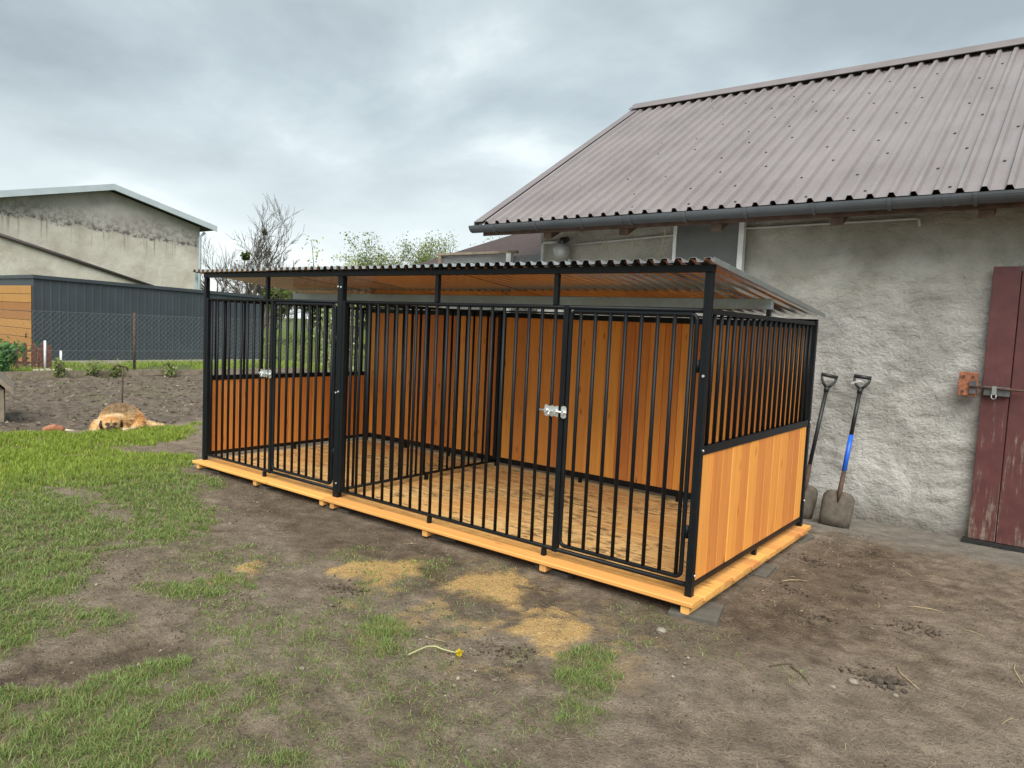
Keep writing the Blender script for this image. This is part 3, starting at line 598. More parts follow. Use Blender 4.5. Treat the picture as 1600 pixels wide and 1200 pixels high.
# roof
EY, EZ, RY, RZb = 2.66, 2.665, 6.2, 4.86
sl = (RZb - EZ) / (RY - EY)
def barn_sheet(x0, x1, lift, first):
    pitch = 0.152; prof = []; x = x0
    while x < x1 - 1e-6:
        for d_, z_ in ((0, 0), (0.58, 0), (0.68, 0.034), (0.88, 0.034), (0.98, 0)):
            if x + d_ * pitch <= x1 + 1e-6 and True: prof.append((x + d_ * pitch, z_))
        x += pitch
    prof.append((x1, 0)); ny = 9; V = []
    nrm = Vector((0, -sl, 1)).normalized()
    for j in range(ny):
        y = EY + (RY - EY) * j / (ny - 1); z = EZ + sl * (y - EY)
        for a, b in prof: V.append((a, y + nrm.y * (b + lift), z + nrm.z * (b + lift)))
    n = len(prof); F = [(j * n + i, j * n + i + 1, (j + 1) * n + i + 1, (j + 1) * n + i) for j in range(ny - 1) for i in range(n - 1)]
    o = link('roof_sheet', raw_mesh('roof_sheet', np.array(V), F, M['barnroof']), barn); s = o.modifiers.new('solid', 'SOLIDIFY'); s.thickness = 0.0012; s.offset = 0
    mb = MB()
    for r in range(10):
        y = EY + 0.12 + (RY - EY - 0.3) * r / 9; z = EZ + sl * (y - EY)
        for c in ((1, 4) if r % 2 else (2, 5)):
            x = x0 + pitch * (c + 0.3) + random.uniform(-0.012, 0.012)
            if x < x1: p0 = Vector((x, y + random.uniform(-0.03, 0.03), z)) + nrm * (lift + 0.002); p0.z = EZ + sl * (p0.y - EY) + nrm.z * (lift + 0.001); mb.tube([p0, p0 + nrm * 0.007], 0.0115, 6)
    sc_ = mb.build('roof_screws', M['rubber'], o); sc_['kind'] = 'stuff'
xx = -3.92; k = 0
while xx < 3.2:
    barn_sheet(xx, xx + 0.152 * 7.0 + 0.10, 0.0 + 0.004 * (k % 2), 0); xx += 0.152 * 7; k += 1
def slopebox(x0, x1, lo, hi, yA, yB, name, m, bev=0.0):
    za_, zb_ = EZ + sl * (yA - EY), EZ + sl * (yB - EY)
    MB().add([(x0, yA, za_ + lo), (x1, yA, za_ + lo), (x1, yA, za_ + hi), (x0, yA, za_ + hi), (x0, yB, zb_ + lo), (x1, yB, zb_ + lo), (x1, yB, zb_ + hi), (x0, yB, zb_ + hi)],
             [(0, 1, 2, 3), (7, 6, 5, 4), (0, 4, 5, 1), (1, 5, 6, 2), (2, 6, 7, 3), (3, 7, 4, 0)]).build(name, m, barn)
slopebox(-3.985, -3.86, 0.034, 0.040, EY - 0.01, RY + 0.02, 'verge_trim', M['browntrim']); slopebox(-3.988, -3.981, -0.06, 0.0335, EY - 0.008, RY + 0.02, 'verge_trim', M['browntrim'])
slopebox(-3.90, 3.2, -0.055, -0.035, EY + 0.06, RY, 'roof_deck', M['soffit'])
MB().prism([(RY - 0.17, RZb - 0.03), (RY - 0.16, RZb - 0.035), (RY, RZb + 0.085), (RY + 0.16, RZb - 0.035), (RY + 0.17, RZb - 0.03), (RY, RZb + 0.095)], -3.99, 3.25, 'x').build('ridge_cap', M['browntrim'], barn)
MB().add([(-3.9, RY, RZb), (3.2, RY, RZb), (3.2, 9.7, EZ), (-3.9, 9.7, EZ)], [(0, 1, 2, 3)]).build('rear_roof', M['barnroof'], barn)
MB().add([(-3.37, WY + 0.05, 2.8), (-3.37, 9.2, 2.8), (-3.37, RY, 4.78)], [(0, 1, 2)]).build('gable', M['plaster'], barn)
rm = MB().box((-0.05, EY + 0.05, -0.12), (0.05, WY + 0.25, 0.0))
for x in (-3.0, -2.08, -1.13, -0.1, 0.93, 1.95):
    z = EZ - 0.07; MB().add([(x - .05, EY + .06, z - .12), (x + .05, EY + .06, z - .12), (x + .05, EY + .06, z), (x - .05, EY + .06, z), (x - .05, WY + .2, z - .10 + sl * .48), (x + .05, WY + .2, z - .10 + sl * .48), (x + .05, WY + .2, z + sl * .51), (x - .05, WY + .2, z + sl * .51)],
                        [(0, 1, 2, 3), (7, 6, 5, 4), (0, 4, 5, 1), (1, 5, 6, 2), (2, 6, 7, 3), (3, 7, 4, 0)]).build('rafter', M['rafter'], barn)
MB().box((-3.88, EY + 0.035, EZ - 0.125), (3.2, EY + 0.055, EZ - 0.02)).build('fascia_board', M['rafter'], barn)
def gutter():
    gy, gz, r = EY - 0.05, EZ - 0.028, 0.074; arc = [(gy + r * math.cos(R(a)), gz + r * math.sin(R(a))) for a in range(180, 361, 15)]; inn = [(gy + (r - 0.006) * math.cos(R(a)), gz + (r - 0.006) * math.sin(R(a))) for a in range(360, 179, -15)]
    g = MB().prism(arc + inn, -3.96, 3.2, 'x').build('gutter', M['gutter'], barn)
    MB().prism([(gy + r * math.cos(R(a)), gz + r * math.sin(R(a))) for a in range(180, 361, 15)], -3.966, -3.9605, 'x').build('end_cap', M['gutter'], g)
    for x in np.arange(-3.62, 3.0, 0.56):
        o = [(gy + (r + 0.013) * math.cos(R(a)), gz + (r + 0.013) * math.sin(R(a))) for a in range(180, 361, 15)]; i_ = [(gy + (r + 0.001) * math.cos(R(a)), gz + (r + 0.001) * math.sin(R(a))) for a in range(360, 179, -15)]
        MB().prism(o + i_, x, x + 0.024, 'x').build('bracket', M['gutter'], g)
    for x in (-2.05, -1.98, 0.62, 0.72): 
        o = [(gy + (r + 0.005) * math.cos(R(a)), gz + (r + 0.005) * math.sin(R(a))) for a in range(180, 361, 15)]; i_ = [(gy + (r + 0.001) * math.cos(R(a)), gz + (r + 0.001) * math.sin(R(a))) for a in range(360, 179, -15)]
        MB().prism(o + i_, x, x + 0.04, 'x').build('joint_sleeve', M['gutter'], g)
gutter()
MB().tube([(-3.30, 3.06, 2.28), (-3.30, 3.06, 2.46), (-3.28, 3.06, 2.485), (-3.1, 3.07, 2.487)], 0.016, 10).build('conduit', M['conduit'], barn)
MB().tube([(-2.9, 3.08, 2.455), (-2.0, 3.08, 2.495), (-1.1, 3.08, 2.54), (0.40, 3.08, 2.555), (0.44, 3.08, 2.548), (0.45, 3.085, 2.49)], 0.011, 10).build('conduit', M['conduit'], barn)
MB().box((-1.665, 3.045, 2.0), (-1.03, 3.09, 2.62)).build('blanking_panel', M['slate'], barn)
MB().box((-1.695, 3.03, 1.95), (-1.66, 3.095, 2.62)).build('white_batten', M['white'], barn); MB().box((-1.035, 3.03, 1.85), (-0.985, 3.095, 2.62)).build('white_batten', M['white'], barn)
MB().tube([(-2.95, 3.09, 2.0), (-2.95, 3.09, 2.3)], 0.018, 8).build('conduit', M['white'], barn)
lamp = MB().ball((-3.0, 3.0, 2.375), 0.095, 20, 12).build('lamp_globe', M['lampglass'], barn)
MB().tube([(-3.0, 3.0, 2.46), (-3.0, 3.0, 2.49), (-3.0, 3.1, 2.52)], [0.045, 0.04, 0.03], 12).build('lamp_holder', M['rubber'], lamp)
for p0, p1 in (((-2.4, 2.9, 2.50), (-2.42, 3.05, 2.22)), ((-2.06, 2.85, 2.50), (-2.1, 3.0, 2.2)), ((-1.62, 2.72, 2.54), (-1.88, 3.0, 2.2))):
    MB().tube([p0, ((p0[0] + p1[0]) / 2 + 0.02, (p0[1] + p1[1]) / 2, (p0[2] + p1[2]) / 2 - 0.02), p1], 0.004, 6).build('hanging_string', M['straw'], barn)
# door
def paint():
    m, t, b = mat('peeling_oxblood_paint'); v = coords(t, 'Object', (1, 1, 1), True)
    g = noise(t, N(t, 'ShaderNodeMapping', {'Vector': v, 'Scale': (26, 26, 2.2)}).outputs[0], 1.3, 8, 0.7); big = noise(t, v, 2.2, 4)
    s2 = N(t, 'ShaderNodeSeparateXYZ', {0: N(t, 'ShaderNodeNewGeometry').outputs['Position']}).outputs
    low = ramp(t, math_(t, 'MULTIPLY', s2[2], 0.5), (0.1, (0.13, 0.13, 0.13)), (0.75, (0, 0, 0)))
    f = math_(t, 'ADD', math_(t, 'ADD', math_(t, 'MULTIPLY', g, 0.65), math_(t, 'MULTIPLY', big, 0.35)), low)
    c = ramp(t, noise(t, v, 9, 4), (0.3, (0.075, 0.022, 0.022)), (0.7, (0.115, 0.036, 0.034)))
    c = mixc(t, ramp(t, f, (0.62, (0, 0, 0)), (0.68, (0.8, 0.8, 0.8))), c, ramp(t, noise(t, v, 30, 5), (0.35, (0.11, 0.075, 0.05)), (0.65, (0.26, 0.21, 0.17))))
    t.links.new(c, b.inputs['Base Color']); b.inputs['Roughness'].default_value = 0.6; bump(t, b, f, 0.3, 0.006); return m
M['oxblood'] = paint()
bd = link('door', MB().box((1.0, 3.064, 0.06), (2.9, 3.085, 2.12)).mesh('door', M['rafter']), barn); bd['label'] = 'peeling oxblood red plank barn door'
xx = 0.985
for wd_ in (0.185, 0.20, 0.20, 0.19, 0.2, 0.2):
    me = MB().box((0, -0.014, 0), (wd_ - 0.006, 0.014, 2.125 + random.uniform(-0.01, 0.01))).mesh('plank', M['oxblood'])
    o = link('plank', me, bd, (xx, 3.046 + random.uniform(-0.003, 0.003), 0.03)); bv = o.modifiers.new('bevel', 'BEVEL'); bv.width = 0.004; bv.segments = 2; xx += wd_
MB().box((1.0, 2.985, 1.165), (1.17, 3.0305, 1.235)).build('bolt_plate', M['steel'], bd, 0.003)
MB().tube([(0.905, 2.975, 1.225), (1.6, 2.975, 1.215)], 0.009, 8).build('bolt_rod', M['rust'], bd)
MB().box((1.055, 2.962, 1.175), (1.085, 2.984, 1.24)).tube([(1.055, 2.965, 1.175), (1.055, 2.965, 1.15), (1.07, 2.965, 1.14), (1.085, 2.965, 1.15), (1.085, 2.965, 1.175)], 0.005, 6).build('padlock_staple', M['galv'], bd)
kp = MB().box((0.83, 3.0, 1.15), (0.955, 3.06, 1.335)).build('keeper_plate', M['rustpl'], barn, 0.004)
MB().box((0.905, 2.985, 1.17), (0.95, 2.999, 1.27)).build('keeper_slot', M['steel'], kp)
for x, z in ((0.862, 1.30), (0.862, 1.185), (0.925, 1.30)): MB().tube([(x, 3.0, z), (x, 2.994, z)], 0.011, 10).build('bolt', M['rust'], kp)
MB().box((0.95, 2.98, 0.0), (2.9, 3.06, 0.028)).build('door_sill', M['rubber'], barn)

# ------------------------------------------------------------------ annex and film covered frame behind
ax = thing('lean_to_shed', 'low brown roofed lean-to shed beside the barn behind the kennel', 'shed')
V = MB()
for x0, x1, y0_, y1_, z0, z1 in ((-6.0, -3.45, 3.55, 7.0, 2.30, 3.40),):
    V.add([(x0, y0_, z0), (x1, y0_, z0), (x1, y1_, z1), (x0, y1_, z1), (x0, y0_, z0 - 0.05), (x1, y0_, z0 - 0.05), (x1, y1_, z1 - 0.05), (x0, y1_, z1 - 0.05)], [(0, 1, 2, 3), (7, 6, 5, 4), (0, 4, 5, 1), (1, 5, 6, 2), (2, 6, 7, 3), (3, 7, 4, 0)])
V.build('roof', simple('red_brown_roof', (0.05, 0.025, 0.02), 0.6, 0, 0.3, 6), ax)
MB().box((-5.8, 3.8, 0), (-3.5, 6.9, 2.28)).build('wall', M['oldwood'], ax)
fr = thing('film_covered_frame', 'clear film stretched over a pale timber frame beside the barn', 'frame')
mf, t, b = mat('dusty_clear_film'); b.inputs['Base Color'].default_value = (0.20, 0.22, 0.215, 1); b.inputs['Roughness'].default_value = 0.25
tr = N(t, 'ShaderNodeBsdfTransparent'); mm = N(t, 'ShaderNodeMixShader'); t.links.new(ramp(t, noise(t, coords(t, 'Object', (1, 1, 3)), 2.5, 5), (0.35, (0.30,) * 3), (0.7, (0.75,) * 3)), mm.inputs[0]); t.links.new(tr.outputs[0], mm.inputs[1]); t.links.new(b.outputs[0], mm.inputs[2]); t.links.new(mm.outputs[0], t.nodes['Material Output'].inputs[0])
MB().box((-5.28, 3.38, 2.425), (-3.92, 3.42, 2.455)).build('rail', M['oldwood'], fr); MB().box((-5.24, 3.385, 0.0), (-5.19, 3.415, 2.424)).build('upright', M['oldwood'], fr)
MB().box((-4.075, 3.375, 0.0), (-4.0, 3.425, 2.424)).build('upright', M['white'], fr)
MB().tube([(-5.2, 3.45, 2.41), (-4.1, 3.45, 2.22)], 0.014, 6).build('brace', M['oldwood'], fr); MB().tube([(-3.95, 3.6, 2.27), (-3.45, 3.6, 2.42)], 0.02, 6).build('brace', M['white'], fr)
MB().box((-5.22, 3.425, 0.3), (-4.02, 3.4265, 2.44)).build('film', mf, fr)
MB().box((-4.0, 3.43, 0.3), (-3.45, 3.4315, 2.40)).build('film', mf, fr)

# ------------------------------------------------------------------ shovels
def shovel(name, label, base, top, side, grip, h0=0.36):
    s = thing(name, label, 'shovel', base, 0, 'shovels leaning on the barn wall'); B = Vector((0, 0, 0)); T = Vector(top) - Vector(base); ax_ = T.normalized(); sd_ = Vector(side).normalized(); nr = sd_.cross(ax_).normalized(); sd_ = ax_.cross(nr).normalized(); L = T.length
    def P(u, a, n_=0): return ax_ * u + sd_ * a + nr * n_
    # blade: dished plate
    rows = [(0.0, 0.118, 0.0), (0.07, 0.122, 0.004), (0.16, 0.125, 0.008), (0.24, 0.122, 0.012), (0.275, 0.098, 0.016), (0.29, 0.05, 0.02)]; V = []; nn = 9
    for u, hw, d in rows:
        for i in range(nn):
            q = -1 + 2 * i / (nn - 1); V.append(P(u, hw * q, -0.028 * q * q + d - 0.012 * math.exp(-(q / 0.25) ** 2) * (u / 0.3)))
    F = [(j * nn + i, j * nn + i + 1, (j + 1) * nn + i + 1, (j + 1) * nn + i) for j in range(len(rows) - 1) for i in range(nn - 1)]
    o = MB().add(V, F, True).build('blade', M['muddy'], s); so = o.modifiers.new('solid', 'SOLIDIFY'); so.thickness = 0.004
    MB().tube([P(0.20, 0, 0.008), P(0.29, 0, 0.02), P(0.40, 0, 0.008), P(0.46, 0, 0.0)], [0.006, 0.02, 0.019, 0.0175], 12).build('socket', M['rust'], s)
    if grip:
        MB().tube([P(0.461, 0), P(0.77, 0)], 0.0195, 14).build('blue_sleeve', M['blue'], s); MB().tube([P(0.771, 0), P(L - 0.12, 0)], 0.0165, 14).build('shaft', M['rubber'], s)
    else:
        MB().tube([P(0.461, 0), P(L - 0.12, 0)], 0.0165, 14).build('shaft', M['rubber'], s)
    mb = MB().tube([P(L - 0.145, 0), P(L - 0.10, 0)], [0.021, 0.024], 12)
    for q in (-1, 1): mb.tube([P(L - 0.105, 0.008 * q), P(L - 0.075, 0.034 * q), P(L - 0.04, 0.056 * q), P(L - 0.005, 0.060 * q)], [0.013, 0.012, 0.011, 0.011], 8)
    mb.tube([P(L, -0.068), P(L, 0.068)], 0.0165, 10); mb.build('d_handle', M['rubber'], s)
    if grip:
        pts = [P(L - 0.06 + 0.02 * math.sin(k * 0.7), 0.05 * math.cos(k * 0.5) - 0.03, 0.02) for k in range(12)]; MB().tube(pts, 0.0025, 6).build('wire_loop', M['white'], s)
shovel('shovel', 'square mouth shovel with bright blue sleeve leaning on the barn wall', (0.08, 2.66, 0.012), (0.13, 3.03, 1.235), (1, 0.18, 0), True)
shovel('shovel', 'older shovel with plain dark shaft, half hidden behind the kennel corner', (-0.22, 2.72, 0.012), (-0.135, 3.03, 1.225), (1, 0.55, 0), False)

# ------------------------------------------------------------------ left background: shed, warehouse, fence
gar = thing('tin_garage', 'dark anthracite ribbed metal garage with wood look sectional door', 'garage')
M['anth'] = simple('anthracite_sheet', (0.040, 0.052, 0.062), 0.5, 0, 0.12, 2)
def ribbed(y0_, y1_, x, h0, h1):
    prof = []; y = y0_; p_ = 0.2
    while y < y1_ - 1e-6:
        for d_, o in ((0, 0), (0.70, 0), (0.78, 0.007), (0.92, 0.007)): 
            if y + d_ * p_ < y1_: prof.append((y + d_ * p_, o))
        y += p_
    prof.append((y1_, 0)); n = len(prof); V = [(x + o, yy, 0.05) for yy, o in prof] + [(x + o, yy, h0 + (h1 - h0) * (yy - y0_) / (y1_ - y0_)) for yy, o in prof]
    return MB().add(V, [(i, i + 1, n + i + 1, n + i) for i in range(n - 1)])
ribbed(3.45, 9.87, -19.4, 2.2, 2.08).build('side_wall', M['anth'], gar)
MB().add([(-22.6, 3.38, 2.20), (-19.34, 3.38, 2.20), (-19.34, 9.95, 2.08), (-22.6, 9.95, 2.08), (-22.6, 3.38, 2.29), (-19.34, 3.38, 2.29), (-19.34, 9.95, 2.17), (-22.6, 9.95, 2.17)], [(3, 2, 1, 0), (4, 5, 6, 7), (0, 1, 5, 4), (1, 2, 6, 5), (2, 3, 7, 6), (3, 0, 4, 7)]).build('roof', M['anth'], gar)
MB().box((-22.5, 3.42, 0.0), (-19.42, 3.449, 2.195)).build('front_wall', M['anth'], gar); MB().box((-22.5, 9.85, 0), (-19.42, 9.88, 2.07)).build('rear_wall', M['anth'], gar)
MB().box((-19.47, 3.40, 0.0), (-19.395, 3.449, 2.198)).build('corner_trim', M['anth'], gar)
dr = MB().box((-22.3, 3.40, 0.02), (-19.5, 3.419, 2.02)).build('door', M['rubber'], gar)
gw = wood('garage_oak_print', (0.42, 0.21, 0.07))
for i in range(9):
    z0 = 0.03 + i * 0.2215; o = link('door_panel', MB().box((-1.4, -0.012, 0), (1.4, 0.012, 0.212)).mesh('door_panel', gw), dr, (-20.9, 3.386, z0)); bv = o.modifiers.new('bevel', 'BEVEL'); bv.width = 0.008; bv.segments = 2
MB().tube([(-19.75, 3.37, 0.78), (-19.75, 3.34, 0.78), (-19.75, 3.34, 0.68)], 0.014, 8).build('handle', M['rubber'], dr)
ke = link('concrete_kerb', MB().box((-19.36, 3.3, 0), (-19.2, 10.2, 0.10)).mesh('concrete_kerb', simple('kerb_concrete', (0.34, 0.31, 0.25), 0.9, 0, 0.2, 5)), None); tag(ke, 'pale concrete kerb along the foot of the dark garage', 'kerb')

wh = thing('warehouse', 'tall beige rendered warehouse gable with mould stains and pale roof edge', 'building')
def whmat():
    m, t, b = mat('stained_beige_render'); v = N(t, 'ShaderNodeNewGeometry').outputs['Position']; s2 = N(t, 'ShaderNodeSeparateXYZ', {0: v}).outputs
    mid = noise(t, v, 1.3, 7, 0.62); fine = noise(t, v, 6, 6, 0.75); drip = noise(t, N(t, 'ShaderNodeMapping', {'Vector': v, 'Scale': (1, 9, 0.35)}).outputs[0], 1.2, 5, 0.6)
    c = ramp(t, mid, (0.3, (0.40, 0.365, 0.30)), (0.6, (0.56, 0.53, 0.455)), (0.8, (0.66, 0.63, 0.57)))
    z = math_(t, 'ADD', s2[2], math_(t, 'MULTIPLY_ADD', mid, 0.5, math_(t, 'MULTIPLY_ADD', s2[1], 0.045, -0.63)))
    up = ramp(t, math_(t, 'MULTIPLY', z, 0.1), (0.432, (0, 0, 0)), (0.440, (1, 1, 1)))
    c = mixc(t, up, c, ramp(t, mid, (0.3, (0.33, 0.305, 0.275)), (0.7, (0.48, 0.455, 0.415))))
    band = ramp(t, math_(t, 'MULTIPLY', z, 0.1), (0.428, (0, 0, 0)), (0.436, (1, 1, 1)), (0.455, (0.5, 0.5, 0.5)), (0.53, (0, 0, 0)))
    sp = ramp(t, fine, (0.46, (0, 0, 0)), (0.56, (1, 1, 1)))
    c = mixc(t, math_(t, 'MULTIPLY', band, math_(t, 'MULTIPLY_ADD', sp, 0.85, 0.08)), c, (0.035, 0.033, 0.03))
    dr_ = ramp(t, math_(t, 'MULTIPLY', z, 0.1), (0.36, (0, 0, 0)), (0.43, (0.9, 0.9, 0.9)), (0.437, (0, 0, 0)))
    c = mixc(t, math_(t, 'MULTIPLY', dr_, ramp(t, drip, (0.56, (0, 0, 0)), (0.68, (0.8, 0.8, 0.8)))), c, (0.08, 0.07, 0.06))
    t.links.new(c, b.inputs['Base Color']); b.inputs['Roughness'].default_value = 0.95; bump(t, b, math_(t, 'ADD', mid, fine), 0.5, 0.05); return m
wm = whmat(); WX = -27.0; ry_, rz_ = 8.42, 6.0; eyr, ez = 11.95, 5.0; eyl = 2 * ry_ - eyr
MB().prism([(eyl, 0), (eyr, 0), (eyr, ez + 0.0), (ry_, rz_ - 0.14), (eyl, ez + 0.0)], -48, WX, 'x').build('wall', wm, wh)
s_ = (rz_ - 0.14 - ez) / (eyr - ry_)
def wroof(sgn):
    y1_ = ry_ + sgn * (eyr - ry_ + 0.5); zz = rz_ - s_ * (eyr - ry_ + 0.5)
    MB().prism([(ry_, rz_), (y1_, zz), (y1_, zz - 0.1), (ry_, rz_ - 0.1)], -48.2, WX + 0.42, 'x').build('roof', simple('roof_underside', (0.06, 0.065, 0.07), 0.7, 0, 0.2, 2), wh)
    MB().prism([(ry_ , rz_ + 0.07), (y1_, zz + 0.07), (y1_, zz - 0.15), (ry_, rz_ - 0.15)], WX + 0.423, WX + 0.46, 'x').build('fascia', M['fasc'], wh)
    MB().prism([(ry_, rz_ + 0.07), (y1_ + sgn * 0.02, zz + 0.07), (y1_ + sgn * 0.02, zz + 0.004), (ry_, rz_ + 0.004)], -48.2, WX + 0.42, 'x').build('roof_sheet', M['fasc'], wh)
M['fasc'] = simple('pale_grey_flashing', (0.44, 0.50, 0.53), 0.45, 0, 0.08, 2)
wroof(1); wroof(-1)
MB().tube([(WX + 0.07, 4.6, 3.90), (WX + 0.07, 10.05, 2.45)], 0.06, 8).build('sloping_flashing', simple('dark_flashing', (0.05, 0.04, 0.038), 0.6, 0, 0.2, 2), wh)
MB().tube([(WX + 0.06, eyr - 0.02, 1.0), (WX + 0.06, eyr - 0.02, 4.6), (WX + 0.12, eyr + 0.15, 4.8)], 0.06, 8).build('downpipe', M['fasc'], wh)
MB().box((WX + 0.001, eyr - 0.18, 0.6), (WX + 0.02, eyr + 0.002, 3.2)).build('corner_patch', simple('blue_grey_patch', (0.30, 0.37, 0.38), 0.8, 0, 0.4, 3), wh)

fe = thing('chain_link_fence', 'rusty post chain link fence in front of the dark garage', 'fence')
FX = -15.95
def chain():
    y0_, y1_, z0, z1, p_ = 0.2, 11.0, 0.08, 1.40, 0.115; V = []; F = []; H = z1 - z0
    def seg(a, b):
        o = len(V); d = Vector(b) - Vector(a); n_ = Vector((0, -d.z, d.y)).normalized() * 0.0012
        for q in (a, b): V.extend([Vector(q) + n_, Vector(q) - n_])
        F.append((o, o + 1, o + 3, o + 2)); V.extend([Vector(a) + Vector((0.003, 0, 0)), Vector(b) + Vector((0.003, 0, 0))]); F.append((o, o + 2, o + 5, o + 4))
    y = y0_ - H
    while y < y1_:
        ya, yb = y, y + H; za_, zb_ = z0, z1
        if ya < y0_: za_ += y0_ - ya; ya = y0_
        if yb > y1_: zb_ -= yb - y1_; yb = y1_
        if yb > ya: seg((FX, ya, za_), (FX, yb, zb_)); seg((FX + 0.003, y0_ + y1_ - ya, za_), (FX + 0.003, y0_ + y1_ - yb, zb_))
        y += p_
    for z in (z0, 0.55, z1): V_ = None; seg((FX + 0.006, y0_, z), (FX + 0.006, y1_, z)); seg((FX + 0.006, y0_, z + 0.004), (FX + 0.006, y1_, z + 0.004))
    MB().add(V, F).build('wire_mesh', simple('galvanised_wire', (0.26, 0.28, 0.29), 0.5, 0.3, 0.1, 4), fe)
chain()
for y in (0.2, 4.35, 8.0, 11.0): MB().tube([(FX - 0.03, y, 0), (FX - 0.03, y, 1.45)], 0.03, 10).build('post', M['rust'], fe)
eb = thing('edging_board', 'weathered plank edging along the far side of the soil bed', 'edging')
for i in range(6): MB().box((-15.72, -3 + i * 2.0, -0.02), (-15.68, -3 + i * 2.0 + 1.985, 0.11 + random.uniform(-0.02, 0.02))).build('plank', M['oldwood'], eb)
# stake behind the dog
st = thing('tether_stake', 'rusty iron tether stake with hooked top behind the dog', 'stake', (-9.35, 1.16, 0), 0.4)
MB().tube([(0, 0, -0.05), (0.01, 0, 0.68)], 0.012, 8).build('rod', M['rust'], st); MB().tube([(0.045, 0.06, 0.63), (0.03, 0.05, 0.68), (0.01, 0, 0.69), (-0.02, -0.07, 0.71), (-0.03, -0.11, 0.70), (-0.03, -0.13, 0.66)], 0.012, 8).build('hook', M['rust'], st)
# picket fence and small garden things
pf = thing('picket_fence', 'low brown picket fence at the left edge near the garage door', 'fence')
pk = MB().prism([(-0.05, 0), (0.05, 0), (0.05, 0.56), (0.03, 0.60), (0, 0.615), (-0.03, 0.60), (-0.05, 0.56)], -0.011, 0.011).mesh('picket', M['picket'])
for i in range(15): link('picket', pk, pf, (-17.5, 2.95 - i * 0.185, 0.04), (0, 0, R(90)))
for z in (0.16, 0.44): MB().box((-17.53, 0.2, z), (-17.513, 3.05, z + 0.05)).build('rail', M['picket'], pf)
MB().box((-17.56, 3.05, 0), (-17.48, 3.13, 0.6)).build('post', M['picket'], pf)
for (x, y, h_, lb) in ((-17.1, 2.86, 0.72, 'taller white garden post beside the picket fence'), (-17.35, 3.28, 0.48, 'shorter white garden post beside the rusty panel')):
    o = MB().tube([(x, y, 0), (x, y, h_)], 0.026, 10).build('garden_post', M['white']); tag(o, lb, 'post')
o = MB().box((-17.75, 2.92, 0.02), (-17.72, 3.22, 0.52)).build('rusty_panel', M['rustpl'], None, 0.004); tag(o, 'upright red brown rusty panel between the white posts', 'panel')
for i in range(7):
    o = MB().ball((0, 0, 0), (0.07, 0.09, 0.05), 8, 5, 0.18).build('edging_stone', simple('pale_pink_stone', (0.50, 0.42, 0.37), 0.85, 0, 0.2, 20) if i == 0 else bpy.data.materials['pale_pink_stone']); o.location = (-16.9 + random.uniform(-0.1, 0.1), 2.62 + i * 0.11, 0.04); tag(o, 'pale rounded stone lying at the foot of the white posts', 'stone', 'stones by the white posts')
# dog house
a = math.atan2(0.92, 0.39) - R(90) + R(90)
dh = thing('dog_house', 'small wooden dog house cut off by the left picture edge', 'dog house', (-9.27, -0.40, 0), math.atan2(0.95, 0.31))
MB().box((-0.72, 0.0, 0), (0.06, 0.8, 0.42)).build('wall', M['oldwood'], dh)
MB().prism([(0.17, 0.36), (-0.33, 0.86), (-0.83, 0.36), (-0.83, 0.42), (-0.33, 0.93), (0.17, 0.43)], -0.12, 0.9).build('roof', M['oldwood'], dh)
MB().prism([(0.0595, 0.4205), (-0.33, 0.80), (-0.7195, 0.4205)], 0.0, 0.8).build('gable', M['rafter'], dh)

# ------------------------------------------------------------------ foliage helpers
def quads(C, size, m, name, parent=None, flat=0.0):
    n = len(C); a = RNG.normal(size=(n, 3)); a[:, 2] *= 1 - flat; a /= np.linalg.norm(a, axis=1)[:, None]; b = RNG.normal(size=(n, 3)); b -= (b * a).sum(1)[:, None] * a; b /= np.linalg.norm(b, axis=1)[:, None]
    s = (size * RNG.uniform(0.6, 1.3, n))[:, None]
    V = np.stack([C - a * s, C + b * s * 0.5, C + a * s, C - b * s * 0.5], 1).reshape(-1, 3); F = np.arange(4 * n).reshape(-1, 4)
    return link(name, raw_mesh(name, V, F, m), parent)
LIMBS = []
def grow(mb, tips, p, d, L, r, depth, spread, rnd, seg=3, gnarl=0.18, up=0.12):
    pts = [p]; rs = [r]; q = p.copy(); dd = d.copy()
    for i in range(seg):
        dd = (dd + Vector((rnd.gauss(0, gnarl), rnd.gauss(0, gnarl), rnd.gauss(0, gnarl * 0.6) + up * 0.3))).normalized(); q = q + dd * (L / seg); pts.append(q.copy()); rs.append(r * (1 - 0.38 * (i + 1) / seg))
    mb.tube(pts, rs, 6 if r > 0.05 else (4 if r > 0.015 else 3), False)
    if r > 0.022: LIMBS.append(q.copy())
    if depth == 0: tips.append(q); return
    tips.append(q) if depth <= 1 else None
    n = rnd.choice((2, 3, 3)) if depth > 1 else rnd.choice((3, 4))
    for k in range(n):
        ax_ = Vector((rnd.gauss(0, 1), rnd.gauss(0, 1), rnd.gauss(0, 1))).normalized(); nd = (dd + ax_.cross(dd).normalized() * spread * rnd.uniform(0.5, 1.2) + Vector((0, 0, up * 1.2))).normalized()
        i = rnd.choice((1, 2, 3)) if k else seg
        grow(mb, tips, pts[i], nd, L * rnd.uniform(0.62, 0.86), max(0.0105, rs[i] * rnd.uniform(0.55, 0.78)), depth - 1, spread, rnd, seg, gnarl, up)
